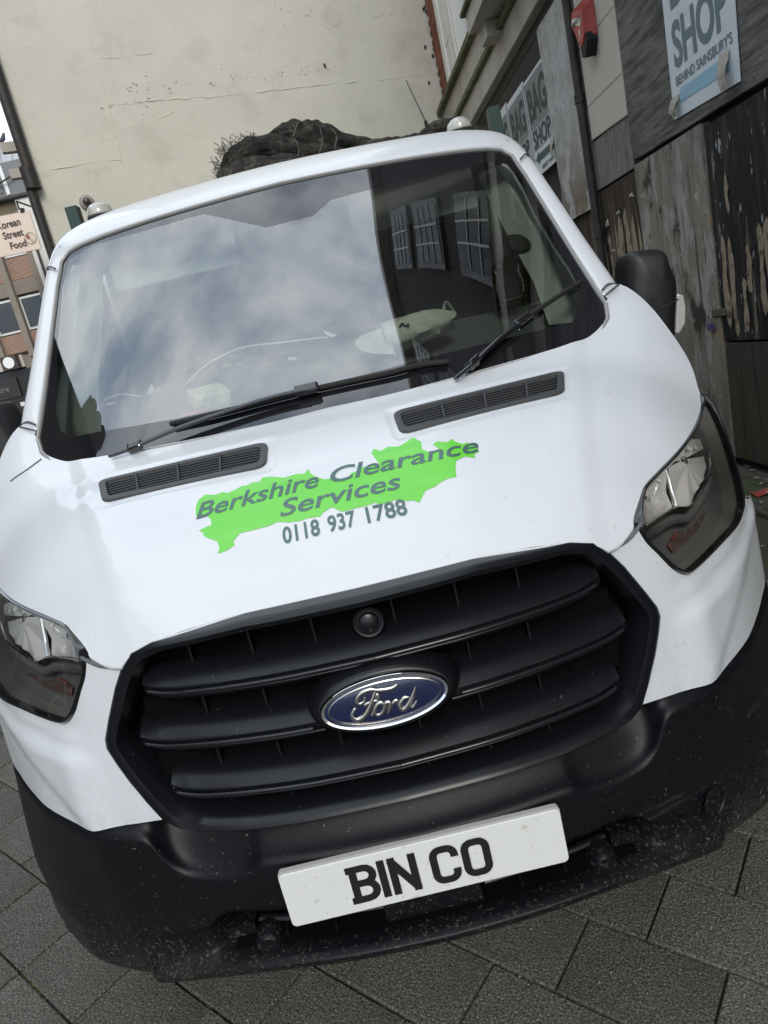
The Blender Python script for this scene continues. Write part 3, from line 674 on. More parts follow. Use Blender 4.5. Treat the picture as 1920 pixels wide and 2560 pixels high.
# ---------------------------------------------------------------- far street on the left
FY = 27.0
conc = mat('concrete_frame', (.24, .205, .165), .85, layers=[((.12, .10, .08), 2, .45, .7, .5, (1, 1, .3))])
render_o = mat('ochre_render', (.36, .29, .18), .85, layers=[((.22, .17, .10), 2, .45, .7, .6)])
slate = mat('zinc_roof', (.36, .37, .39), .6, layers=[((.22, .23, .25), 3, .45, .7, .5, (3, 1, .4))])
wfr = mat('window_frame_white', (.70, .70, .68), .5)
dkglass = mat('dark_window_glass', (.012, .014, .015), .08, coat=.6)
far = new_empty('office_block', (-13, FY, 0), 'brick and concrete office block with dark shopfront across the far street', 'building')
def fp(name, x0, x1, z0, z1, mt, y0=0, y1=.3, parent=None, label=None): return mk(name, *box(x0, x1, FY+y0, FY+y1, z0, z1), mt, parent or far, smooth=False)
fp('wall', -24, -9.0, 0, 9.7, conc, .3, 6)
for k in range(11):
    x = -20.45+k*1.2
    fp('concrete_column', x-.12, x+.12, 4.1, 9.4, conc, -.12, .3)
    for zb, zt in ((6.45, 7.8), (4.35, 5.05)): fp('brick_spandrel', x+.12, x+1.08, zb+(.55 if zb > 6 else 0), zt, brick_x, .10, .3)
    for zb, zt in ((5.10, 6.36), (7.84, 9.2)):
        f = fp('window', x+.13, x+1.07, zb, zt, wfr, .12, .25)
        mk('pane', *box(x+.20, x+1.0, FY+.10, FY+.119, zb+.09, zt-.08), dkglass, f, smooth=False)
fp('lintel_band', -24, -9, 6.45, 6.98, conc, .05, .3)
fp('shop_fascia', -24, -12.5, 3.78, 4.25, mat('fascia_pale', (.55, .48, .42), .7), -.05, .3)
fp('shop_fascia', -12.5, -9, 3.7, 4.2, conc, -.02, .3)
fp('shopfront', -24, -9, 0, 3.7, mat('shopfront_dark', (.012, .011, .011), .35), -.03, .3)
fp('shop_signboard', -24, -13.0, 2.7, 3.45, mat('signboard_black', (.02, .018, .018), .4), -.12, -.03)
t = fit(text2d('Street Centre', bold=.01), -15.3, -13.4, 2.98, 3.2)
mk('shop_lettering', *lift(t, lambda u, v: (u, FY-.13, v)), mat('sign_grey_lettering', (.16, .15, .15), .6), far, smooth=False)
for x, z in ((-13.2, 2.3), (-13.5, 2.05), (-13.1, 2.0)): fp('shop_notice', x, x+.18, z, z+.16, wfr, -.06, -.03)
fp('door_frame', -14.1, -14.0, 0, 2.2, mat('door_frame_red', (.25, .10, .06), .6), -.10, -.03)
fp('attic_wall', -24, -9, 8.6, 9.7, render_o, -.02, .3)
fp('white_pier', -10.62, -8.9, 4.4, 9.75, mat('white_render', (.62, .60, .56), .8), -.4, .3)
mk('thin_pipe', *tube([(-10.4, FY-.45, z) for z in (4.5, 7, 8.6)], .05, 8), pipem, far)
mk('roof', *loft([[(-24, FY-.3, 9.75), (-9, FY-.3, 9.75)], [(-24, FY+.9, 12.0), (-9, FY+.9, 12.0)], [(-24, FY+6, 12.1), (-9, FY+6, 12.1)]]), slate, far, smooth=False)
for k in range(24):
    x = -20+k*.45; mk('roof_seam', *tube([(x, FY-.28, 9.82), (x, FY+.9, 12.04)], .025, 6), slate, far)
mk('gutter', *tube([(-24, FY-.42, 9.70), (-9.6, FY-.42, 9.70)], .09, 8), pipem, far)
dw = mk('dormer_window', *box(-12.6, -10.0, FY-.30, FY+.6, 9.8, 10.95), mat('dormer_grey', (.16, .165, .17), .6), far, smooth=False)
mk('pane', *box(-12.3, -10.95, FY-.33, FY-.31, 9.95, 10.75), mat('dormer_glass', (.10, .10, .105), .15, coat=.5), dw, smooth=False)
mk('frame', *box(-10.85, -10.72, FY-.34, FY-.31, 9.85, 10.85), wfr, dw, smooth=False)
mk('cable', *tube([(-13, FY-.5, 9.4), (-11.4, FY-.5, 10.1), (-9.9, FY-.45, 10.55)], .03, 6), pipem, far)
lampbox = mk('wall_lantern', *box(-13.25, -12.62, FY-.35, FY-.05, 3.75, 4.28), mat('lantern_frame', (.05, .04, .035), .6), smooth=False, loc=(-12.9, FY-.2, 4.0))
tag(lampbox, 'square dark lantern frame with round white face above the far shopfront', 'lantern')
mk('lantern_face', *lathe([(0, 0), (.22, 0), (.22, .03), (0, .03)], (-12.93, FY-.36, 4.02), (0, -1, 0), 20), mat('lantern_white', (.8, .8, .78), .5), lampbox, smooth=False)
# hanging sign
SY = 24.5
sg = [(-10.9697, 24.5, 8.6072), (-9.4546, 24.5, 8.5672), (-9.4664, 24.5, 7.2968), (-11.0646, 24.5, 7.3249)]
sign = mk('hanging_sign', *joinm(loft([[sg[0], sg[1]], [sg[3], sg[2]]]), loft([[(p[0], SY+.06, p[2]) for p in (sg[0], sg[1])], [(p[0], SY+.06, p[2]) for p in (sg[3], sg[2])]])), mat('sign_cream_pink', (.66, .53, .44), .6), smooth=False, loc=sg[1])
tag(sign, 'cream Korean street food signboard in front of the brick block', 'sign')
sx0 = (sg[0][0]+sg[3][0])/2; sx1 = (sg[1][0]+sg[2][0])/2; sz1 = (sg[0][2]+sg[1][2])/2; sz0 = (sg[2][2]+sg[3][2])/2; sw = sx1-sx0; sh = sz1-sz0
ink = mat('sign_ink', (.05, .03, .03), .6)
for s, a, b, v0, v1 in (('Korean', .21, .74, .68, .87), ('Street', .27, .73, .41, .60), ('Food', .35, .72, .13, .31)):
    t = fit(text2d(s, bold=.02), sx0+a*sw, sx0+b*sw, sz0+v0*sh, sz0+v1*sh)
    mk('lettering', *lift(t, lambda u, v: (u, SY-.02, v)), ink, sign, smooth=False)
mk('emblem', *lathe([(.125*sw, 0), (.125*sw, .01), (.115*sw, .012), (.115*sw, 0)], (sx0+.845*sw, SY-.01, sz0+.30*sh), (0, -1, 0), 24, False), mat('emblem_olive', (.25, .24, .10), .6), sign)
t = fit(text2d('B', bold=.02), sx0+.77*sw, sx0+.84*sw, sz0+.29*sh, sz0+.40*sh); mk('emblem_letter', *lift(t, lambda u, v: (u, SY-.02, v)), mat('emblem_red', (.25, .03, .02), .6), sign, smooth=False)
t = fit(text2d('St', bold=0), sx0+.83*sw, sx0+.91*sw, sz0+.19*sh, sz0+.28*sh); mk('emblem_letter', *lift(t, lambda u, v: (u, SY-.02, v)), mat('emblem_olive_ink', (.30, .28, .14), .6), sign, smooth=False)
mk('hanger', *box(sx1-.45*sw*.4, sx1-.1*sw, SY-.03, SY+.09, sz1-.04, sz1+.10), matt_blk, sign, smooth=False)
mk('hanger_arm', *tube([(sx1-.2*sw, SY+.03, sz1+.08), (sx1-.2*sw, SY+.03, sz1+.35), (sx1-.2*sw, FY-.02, sz1+.5)], .03, 6), matt_blk, sign)
# pigeon on the far roof
bq = (-10.8298, 27.9, 12.0159)
bird = mk('pigeon', *tube([(bq[0]-.16, bq[1], bq[2]-.02), (bq[0]-.06, bq[1], bq[2]+.06), (bq[0]+.05, bq[1], bq[2]+.14), (bq[0]+.10, bq[1], bq[2]+.24), (bq[0]+.14, bq[1], bq[2]+.30), (bq[0]+.19, bq[1], bq[2]+.28)], [.02, .07, .09, .06, .05, .01], 10), mat('pigeon_grey', (.05, .05, .06), .7), loc=bq)
tag(bird, 'grey pigeon perched on the ridge of the far zinc roof', 'bird')
mk('leg', *tube([(bq[0], bq[1], bq[2]+.08), (bq[0], bq[1], bq[2]-.12)], .012, 6), matt_blk, bird)

# ---------------------------------------------------------------- terrace on the left side of the street, behind the viewer's shoulder
ter = new_empty('terrace_building', (-11, 1, 0), 'brick terrace with chimneys on the left side of the street', 'building')
darkbrick = mat('sooty_brick', (.085, .060, .045), .9, layers=[((.04, .03, .025), 2, .45, .65, .6)])
mk('wall', *box(-17, -7.5, -9, 9, 0, 9.0), darkbrick, ter, smooth=False)
mk('roof', [(-7.2, -9.2, 8.9), (-7.2, 9.2, 8.9), (-12, 9.2, 12.2), (-12, -9.2, 12.2), (-17.2, -9.2, 8.9), (-17.2, 9.2, 8.9)], [(0, 1, 2, 3), (3, 2, 5, 4), (0, 3, 4), (1, 5, 2)], mat('slate_roof_dark', (.045, .047, .052), .7), ter, smooth=False)
for y in (-6, -1.8, 1.0, 6.5):
    ch = mk('chimney', *box(-8.6, -7.7, y, y+.9, 8.9, 10.2), darkbrick, ter, smooth=False)
    for k in range(3): mk('chimney_pot', *lathe([(.16, 0), (.19, .1), (.13, .5)], (-8.1, y+.15+.28*k, 10.2), n=12), darkbrick, ch)
for y in (-7.5, -4.5, -1.5, 1.5, 4.5, 7.3):
    for z in (1.0, 4.9):
        f = mk('window', *box(-7.5, -7.44, y-.6, y+.6, z, z+2.0), stone_w, ter, smooth=False)
        mk('pane', *box(-7.445, -7.43, y-.5, y+.5, z+.1, z+1.9), dkglass, f, smooth=False)

# ================================================================ THE VAN
van = new_empty('van', (0, 1.2, 0), 'white dropside van parked facing the viewer with green lettering on its bonnet', 'van')
def pt(name, part, mt, parent=None, smooth=True, **k): return mk(name, *part, mt, parent or van, smooth, **k)
def avg(L): return [tuple(p) for p in L]
# ---- edges measured on the nose (right half; x is half width) ----
GR = [(0, 1.012), (.214, 1.013), (.393, .999), (.439, .985), (.463, .965), (.492, .923), (.525, .863), (.545, .824), (.548, .804), (.537, .772), (.521, .734), (.498, .690), (.474, .650), (.445, .632), (.40, .626), (.30, .624), (.15, .628), (0, .630)]
HLT = [(0.5827, 0.2177, 1.023), (0.6075, 0.2457, 1.0331), (0.6558, 0.2906, 1.0413), (0.7257, 0.3527, 1.0541), (0.7993, 0.4301, 1.0684), (0.8648, 0.5165, 1.0809), (0.9134, 0.5887, 1.0952), (0.9362, 0.6309, 1.1137)]
HLB = [(0.5433, 0.1473, 0.9945), (0.5458, 0.1434, 0.956), (0.5713, 0.1466, 0.9166), (0.5947, 0.1505, 0.8844), (0.6127, 0.1553, 0.8672), (0.6313, 0.1624, 0.8566), (0.6515, 0.1747, 0.8559), (0.709, 0.2201, 0.8586), (0.7641, 0.2668, 0.8619)] + [(0.8165, 0.3097, 0.868), (0.8554, 0.3538, 0.876), (0.8866, 0.3952, 0.892)] + [(.925, .48, .945), (.945, .545, 1.01), (.950, .600, 1.075)]
SEAM = [(.463, .965), (.490, .962), (.515, .968), (.535, .980), (.548, .990)]
# ---- lower white nose panels (hole for nothing: the lamp sits above) ----
def crease(x): return lerp1(x, (.55, .63, .70, .80, .88, .95), (.80, .815, .822, .832, .845, .87))
def step2(x): return lerp1(x, (.60, .66, .70, .76, .82, .88, .95), (.60, .655, .69, .735, .775, .81, .83))
def wnose(x, z):
    y = front(x, z)
    s = sstep((x-.56)/.10)
    y -= .018*s*sstep((crease(x)-z)/.045)
    y += .007*sstep((x-.60)/.06)*sstep((step2(x)-z+.02)/.055)
    y += .010*s*sstep((z-crease(x)-.005)/.04)
    y += .012*sstep((.60-x)/.03)*sstep((z-.66)/.1)*sstep((.93-z)/.1)*0
    return y
hlb2 = [(p[0], p[2]) for p in HLB]
wpoly = [(.463, .963)]+SEAM[1:]+[(.546, .985)]+[(x, z+.006) for x, z in hlb2[1:-3]]+[(.905, .888), (.945, .865), (.99, .86), (1.0, .78), (1.0, .70), (.99, .664), (.96, .660), (.90, .652), (.86, .646), (.79, .638), (.70, .636), (.633, .634), (.56, .640), (.474, .648)]+[(x-.004, z) for x, z in GR[11:4:-1]]
wp = patch(wpoly, [], .016, lambda x, z: (x, wnose(x, z), z))
def wn(x, y, z):
    ax = abs(x); e = .004
    fx = (wnose(ax+e, z)-wnose(ax-e, z))/(2*e); fz = (wnose(ax, z+e)-wnose(ax, z-e))/(2*e)
    return (fx if x >= 0 else -fx, -1, fz)
for k, p in enumerate((wp, mir(wp))):
    mkn('corner_panel', p, wn, white, van)
# ---- bonnet: heightfield over its plan outline ----
CWL = [(0, .655), (.146, .652), (.28, .668), (.40, .690), (.485, .707), (.58, .728), (.665, .752), (.72, .778), (.76, .806), (.80, .842), (.825, .880), (.838, .925)]
side = [(.850, 1.0), (.925, 1.0), (.962, .92), (.974, .82), (.966, .72), (.945, .655)]
GRX = [p[0] for p in GR[:5]]; GRZ = [p[1] for p in GR[:5]]
def yat(x, z):                         # where the bonnet comes down to height z
    a, b = .02, .4
    for _ in range(40):
        m_ = (a+b)/2
        if bonnet(x, m_) > z: b = m_
        else: a = m_
    return a
LE = [(p[0], p[1]-.004) for p in catmull(HLT[::-1], 5)]+[(x, yat(x, z)) for x, z in [(.556, 1.000), (.545, .992), (.528, .980), (.505, .970), (.485, .9665)]+[(x, .001+lerp1(x, GRX, GRZ)) for x in (.463, .452, .439, .43, .42, .41, .40, .393, .38, .35, .30, .25, .214, .15, .10, .05, 0)]]
CWL = [tuple(v[:2]) for v in catmull([(x, y, 0) for x, y in CWL], 5)]
side = [tuple(v[:2]) for v in catmull([(x, y, 0) for x, y in side], 4)]
halfp = CWL+side+LE
bp_ = halfp+[(-x, y) for x, y in reversed(halfp[1:-1])]
VO = [(0.1526, 0.5281), (0.5919, 0.6143), (0.5417, 0.4687), (0.1488, 0.4108)]   # vent: inner top, outer top, outer bottom, inner bottom
VO = [(.150, .525), (.592, .606), (.541, .464), (.151, .409)]
def quad_round(Q, r, n=5, ins=0):
    c = Vector((sum(q[0] for q in Q)/4, sum(q[1] for q in Q)/4)); out = []
    Q = [Vector(q[:2]) for q in Q]
    if ins:
        P = []
        for i in range(4):
            a, b, d = Q[i-1], Q[i], Q[(i+1) % 4]; e1 = (a-b).normalized(); e2 = (d-b).normalized()
            sn = abs(e1.x*e2.y-e1.y*e2.x); P.append(b+(e1+e2)*ins/sn)
        Q = P
    for i in range(4):
        a, b, d = Q[i-1], Q[i], Q[(i+1) % 4]; e1 = (a-b).normalized(); e2 = (d-b).normalized()
        for k in range(n+1):
            t = k/n; p0, p1, p2 = b+e1*r, b, b+e2*r
            out.append(tuple(p0*(1-t)**2+p1*2*t*(1-t)+p2*t*t))
    return out
vent_out = quad_round(VO, .03); vent_in = quad_round(VO, .02, ins=.016)
mv = lambda P: [(-x, y) for x, y in P]
def vent_dist(x, y):       # pressed surround that frames each vent
    x = abs(x); return 0
VB = quad_round([(.125, .555), (.625, .645), (.565, .435), (.128, .378)], .035)
def bonnet_s(x, y):
    z = bonnet(x, y); ax = abs(x)
    if .11 < ax < .64 and .36 < y < .66 and inpoly(ax, y, VB):
        d = min(((ax-(a[0]+(b[0]-a[0])*t))**2+(y-(a[1]+(b[1]-a[1])*t))**2) for a, b in zip(VB, VB[1:]+VB[:1]) for t in (max(0, min(1, ((ax-a[0])*(b[0]-a[0])+(y-a[1])*(b[1]-a[1]))/((b[0]-a[0])**2+(b[1]-a[1])**2+1e-12))),))**.5
        z -= .003*sstep(d/.02)
    return z
def bnrm(x, y, z):
    e = .003; return (-(bonnet_s(x+e, y)-bonnet_s(x-e, y))/(2*e), -(bonnet_s(x, y+e)-bonnet_s(x, y-e))/(2*e), 1)
bn = patch(bp_, [vent_in, mv(vent_in)], .0125, lambda x, y: (x, y, bonnet_s(x, y)))
bo_ = mkn('bonnet', bn, bnrm, white, van)
rimP = LE+[(-x, y) for x, y in reversed(LE[:-1])]
pt('bonnet_edge', loft([[(x, y, bonnet(x, y)) for x, y in rimP], [(x, y-.001, bonnet(x, y)-.004) for x, y in rimP], [(x, y+.006, bonnet(x, y)-.012) for x, y in rimP]]), white, bo_)
cw_ = CWL+[(-x, y) for x, y in reversed(CWL[:-1])]
cw_ = CWL[::-1]+[(-x, y) for x, y in CWL[1:]]
pt('cowl_edge', loft([[(x, y, bonnet(x, y)) for x, y in cw_], [(x, y+.003, bonnet(x, y)-.004) for x, y in cw_], [(x, y+.012, bonnet(x, y)-.025) for x, y in cw_]]), white, bo_)
# ---- fender sides, door sides ----
fs_rows = []
top = [(x, y, bonnet(x, y)) for x, y in ((.960, .735), (.968, .78), (.970, .83), (.958, .92), (.923, 1.0))]
top = [tuple(v) for v in catmull(top, 4)]
def side_row(t, dx, z): return [(min(1.03, p[0]+dx+(1.0-p[0])*.55*t), p[1]+.0, z if isinstance(z, float) else p[2]-z[0]) for p in top]
def wx(y, xm): return .935+(xm-.935)*sstep((y-.72)/.25)
fs_rows = [top, [(p[0]+.012*sstep((p[1]-.66)/.1), p[1]+.004, p[2]-.02) for p in top], [(p[0]*.5+wx(p[1], 1.0)*.5, p[1]+.01, p[2]*.75+.95*.25) for p in top], [(wx(p[1], 1.005), p[1], .97) for p in top], [(wx(p[1], 1.018), p[1], .85) for p in top], [(wx(p[1], 1.015), p[1], .66) for p in top]]
fsd = loft(fs_rows)
for p in (fsd, mir(fsd)): sub(pt('front_wing', p, white), 1)
dr = loft([[(.885, 1.02, 1.43), (.90, 1.5, 1.43), (.90, 2.15, 1.43)], [(1.0, 1.005, 1.30), (1.01, 1.5, 1.30), (1.01, 2.15, 1.30)], [(1.02, 1.005, .95), (1.025, 1.5, .95), (1.025, 2.15, .95)], [(1.015, 1.4, .45), (1.015, 1.6, .45), (1.015, 2.15, .45)]])
for p in (dr, mir(dr)): pt('door', p, white)
# ---- shut line between bonnet and nose panel ----
sl = [(x, wnose(x, z)-.002, z+.001) for x, z in SEAM]+[(.556, .162, .998)]
for p in (tube(catmull(sl, 4), .0038, 6), mir(tube(catmull(sl, 4), .0038, 6))): pt('shut_line', p, seam_m)

# ---- windscreen, its printed border and seal ----
GL = [(0, 1.972), (.25, 1.966), (.45, 1.962), (.60, 1.957), (.69, 1.950), (.735, 1.940), (.765, 1.912), (.780, 1.83), (.795, 1.69), (.812, 1.53), (.824, 1.44), (.832, 1.385), (.815, 1.345), (.775, 1.315), (.72, 1.303), (.60, 1.298), (.45, 1.294), (.28, 1.290), (0, 1.285)]
gl = GL+[(-x, z) for x, z in reversed(GL[1:-1])]
gp = patch(gl, [], .03, lambda x, z: (x, screen(x, z), z))
def sn_(x, y, z): e = .004; return ((screen(x+e, z)-screen(x-e, z))/(2*e)+.010*math.sin(7*x+3*z)*math.sin(5*z+1)+.004*math.sin(23*x+9*z), -1, (screen(x, z+e)-screen(x, z-e))/(2*e)+.008*math.sin(6*x+1)*math.cos(8*z)+.004*math.sin(17*z-8*x))
ws = None
CLR_R = [(0.7019, 1.9018), (0.7339, 1.8808), (0.7553, 1.8461), (0.7719, 1.7258), (0.7733, 1.5884), (0.7745, 1.4768), (0.7666, 1.4124), (0.7456, 1.3792), (0.7029, 1.3586), (0.6173, 1.3587), (0.4359, 1.3597), (0.245, 1.3586), (0.1633, 1.3558)]
CLR_L = [(-0.0074, 1.355), (-0.2217, 1.3532), (-0.405, 1.3556), (-0.6246, 1.3667), (-0.677, 1.368), (-0.7218, 1.3666), (-0.7552, 1.3952), (-0.7729, 1.4551), (-0.772, 1.6576), (-0.7606, 1.8202), (-0.7346, 1.9106), (-0.646, 1.9352), (-0.4444, 1.9297), (-0.2561, 1.9318), (-0.0698, 1.8325), (0.0752, 1.8333), (0.1433, 1.8738), (0.3142, 1.8829), (0.5432, 1.8939)]
clr = CLR_R+CLR_L
fritm = mat('printed_border', (.012, .012, .015), .02)
fritm.node_tree.nodes['Principled BSDF'].inputs['IOR'].default_value = 1.95
ws = mkn('windscreen', patch(clr, [], .03, lambda x, z: (x, screen(x, z), z)), sn_, glass_w, van)
mkn('printed_border', patch(gl, [clr], .025, lambda x, z: (x, screen(x, z), z)), sn_, fritm, ws)
sealP = [(x, screen(x, z)-.002, z) for x, z in resample(gl, .03)]
pt('seal', tube(sealP+[sealP[0]], .006, 6), sealm, ws)
# ---- cab shell: pillars and roof as a strip from the glass edge to the crown and back ----
A = [(.838, .930, 1.405), (.834, .945, 1.44), (.820, 1.03, 1.53), (.804, 1.165, 1.69), (.789, 1.30, 1.83), (.774, 1.365, 1.913), (.744, 1.365, 1.945), (.70, 1.345, 1.956), (.60, 1.322, 1.964), (.45, 1.292, 1.969), (.25, 1.273, 1.974), (0, 1.262, 1.979)]
B = [(.912, 1.000, 1.421), (.905, 1.02, 1.455), (.886, 1.11, 1.560), (.868, 1.235, 1.705), (.853, 1.37, 1.850), (.842, 1.455, 1.945), (.800, 1.500, 2.016), (.73, 1.52, 2.052), (.62, 1.535, 2.078), (.46, 1.535, 2.088), (.25, 1.535, 2.098), (0, 1.53, 2.103)]
def lrp(P, Q, t, push=0):
    out = []
    for p, q in zip(P, Q):
        v = Vector(p).lerp(Vector(q), t); n = Vector((v.x*.9, -.55, .75)); n.normalize(); out.append(v+n*push)
    return out
SC = [(p[0]+.028, p[1]+.07, p[2]-.012) if i < 6 else ((p[0]+.03, p[1]+.30, p[2]+.008) if i < 8 else (p[0], p[1]+.45, p[2]+.03)) for i, p in enumerate(B)]
SDn = [(p[0]+.006, p[1]+.12, p[2]-.03) if i < 6 else ((p[0]+.03, p[1]+.8, p[2]-.02) if i < 8 else (p[0], p[1]+.8, p[2]+.03)) for i, p in enumerate(B)]
A0 = [(p[0]-.004, p[1]+.020, p[2]-.010) for p in A]
shell = loft([A0, A, lrp(A, B, .12, .010), lrp(A, B, .5, .022), lrp(A, B, .82, .016), B, SC, SDn])
shell = joinm(shell, mir(shell))
o = pt('cab_shell', shell, white); mod(o, 'WELD', merge_threshold=.002); sub(o, 2)
back = loft([[(x, 2.3, 2.10) for x in (-.8, 0, .8)], [(x, 2.32, 1.5) for x in (-.95, 0, .95)], [(x, 2.32, .7) for x in (-1, 0, 1)]])
pt('cab_back', back, white)
# pillar seams
for pts in ([(.838, .929, 1.424), (.87, .955, 1.437), (.916, .997, 1.428)], [(.789, 1.338, 1.895), (.82, 1.365, 1.912), (.851, 1.42, 1.902)]):
    for sx in (1, -1): pt('pillar_seam', tube([(sx*p[0], p[1]-.006, p[2]) for p in catmull(pts, 4)], .003, 6), seam_m)
# black gusset at the foot of each pillar
gus = [(0.8349, 0.935, 1.4148), (0.8427, 0.93, 1.3842), (0.8525, 0.925, 1.3497), (0.8585, 0.935, 1.3719), (0.8573, 0.945, 1.3935)]
gus = ([Vector(p)-Vector((0, .012, 0)) for p in gus]+[Vector(p)+Vector((0, .05, 0)) for p in gus], [(0, 1, 2, 3, 4), (9, 8, 7, 6, 5)]+[(i, (i+1) % 5, (i+1) % 5+5, i+5) for i in range(5)])
for p in (gus, mir(gus)): pt('pillar_gusset', p, gloss_blk, smooth=False)
# side glass
sg_ = loft([[(.905, 1.06, 1.44), (.91, 1.6, 1.44), (.91, 2.1, 1.44)], [(.862, 1.50, 1.93), (.87, 1.7, 1.98), (.87, 2.1, 1.98)]])
for p in (sg_, mir(sg_)): pt('side_window', p, glass_mat('side_glass', (.80, .88, .85), 1.5))

# ---- cab interior ----
dash = loft([[(x, screen(x, 1.30)+.03-.06*0, 1.29) for x in np.linspace(-.80, .80, 17)], [(x, .98+.10*(abs(x)/.8)**2, 1.345) for x in np.linspace(-.80, .80, 17)],
             [(x, 1.14+.06*(abs(x)/.8)**2, 1.43+.03*math.exp(-((x+.42)/.18)**2)) for x in np.linspace(-.80, .80, 17)], [(x, 1.20+.06*(abs(x)/.8)**2, 1.455+.03*math.exp(-((x+.42)/.18)**2)-.03*(abs(x)/.8)**3) for x in np.linspace(-.80, .80, 17)],
             [(x, 1.26, 1.42) for x in np.linspace(-.82, .82, 17)], [(x, 1.30, 1.15) for x in np.linspace(-.82, .82, 17)], [(x, 1.28, .8) for x in np.linspace(-.82, .82, 17)]])
db = sub(pt('dashboard', dash, dash_m), 2)
wc = Vector((-.40, 1.34, 1.40)); wa = Vector((0, -.55, .83)).normalized(); ws_ = Vector((1, 0, 0)); wu = wa.cross(ws_)
rim = tube([wc+ws_*.185*math.cos(a)+wu*.185*math.sin(a) for a in [2*math.pi*k/40 for k in range(41)]], .016, 8)
sw_ = pt('steering_wheel', rim, interior)
for a in (.4, math.pi-.4, -math.pi/2): pt('spoke', tube([wc-wa*.03, wc+ws_*.18*math.cos(a)+wu*.18*math.sin(a)], .014, 6), interior, sw_)
pt('hub', lathe([(.07, -.05), (.075, -.01), (.05, .01), (0, .012)], wc, wa, 20), interior, sw_)
def seat(x, wd, beads=False):
    c = joinm(box(x-wd/2, x+wd/2, 1.45, 1.95, .85, 1.0), box(x-wd/2, x+wd/2, 1.85, 2.02, 1.0, 1.62))
    s = pt('seat', c, seat_m, smooth=False); bev(s, .05, 4)
    for hx in ([x] if wd < .6 else [x-wd/4, x+wd/4]):
        h = pt('headrest', box(hx-.13, hx+.13, 1.86, 1.97, 1.66, 1.84), seat_m, s, smooth=False); bev(h, .04, 4)
    if beads:
        for i in range(11):
            for j in range(7):
                if (i+j) % 7 == 3: continue
                bx = x-.17+.057*j+(.014 if i % 2 else 0); bz = 1.66-.047*i
                pt('seat_bead', lathe([(0, -.016), (.017, -.012), (.024, 0), (.017, .012), (0, .016)], (bx, 1.835, bz), (0, -1, .1), 10), bead_m, s)
seat(-.42, .50, True); seat(.42, .92)
pt('bulkhead', box(-.9, .9, 2.08, 2.11, .8, 2.03), interior, smooth=False)
k = pt('rear_headlining', box(-.86, .86, 2.03, 2.075, 1.70, 2.03), head_m, smooth=False); bev(k, .02, 3)
pt('headlining', loft([[(x, 1.40, 1.975) for x in (-.78, -.4, 0, .4, .78)], [(x, 1.75, 2.03) for x in (-.82, -.4, 0, .4, .82)], [(x, 2.08, 2.03) for x in (-.82, -.4, 0, .4, .82)]]), head_m)
for sx in (1, -1):
    vz = pt('sun_visor', box(sx*.42-.22, sx*.42+.22, 1.40, 1.415, 1.79, 1.955), head_m, smooth=False); bev(vz, .006)
    pt('pillar_trim', loft([[(sx*.70, 1.02, 1.36), (sx*.79, .955, 1.35), (sx*.865, 1.03, 1.38)], [(sx*.715, 1.16, 1.50), (sx*.78, 1.08, 1.50), (sx*.86, 1.12, 1.53)], [(sx*.695, 1.33, 1.70), (sx*.755, 1.25, 1.70), (sx*.845, 1.33, 1.74)], [(sx*.665, 1.44, 1.90), (sx*.725, 1.385, 1.90), (sx*.825, 1.44, 1.93)]]), trim_lt)
    pt('door_trim', loft([[(sx*.88, 1.10, 1.42), (sx*.89, 2.05, 1.42)], [(sx*.93, 1.10, .85), (sx*.93, 2.05, .85)]]), trim_lt if sx < 0 else interior)
    pt('rear_pillar_trim', box(sx*.80-.05, sx*.80+.05, 1.98, 2.07, 1.42, 2.0), trim_lt, smooth=False)
pt('mirror_bracket', box(-.05, .05, 1.30, 1.34, 1.88, 1.955), matt_blk, smooth=False)
# seat belt
pt('seat_belt', loft([[(-.70, 1.86, 1.75), (-.66, 1.84, 1.76)], [(-.50, 1.80, 1.38), (-.46, 1.79, 1.40)], [(-.32, 1.82, 1.10), (-.28, 1.82, 1.12)]]), mat('belt_grey', (.30, .30, .30), .7))

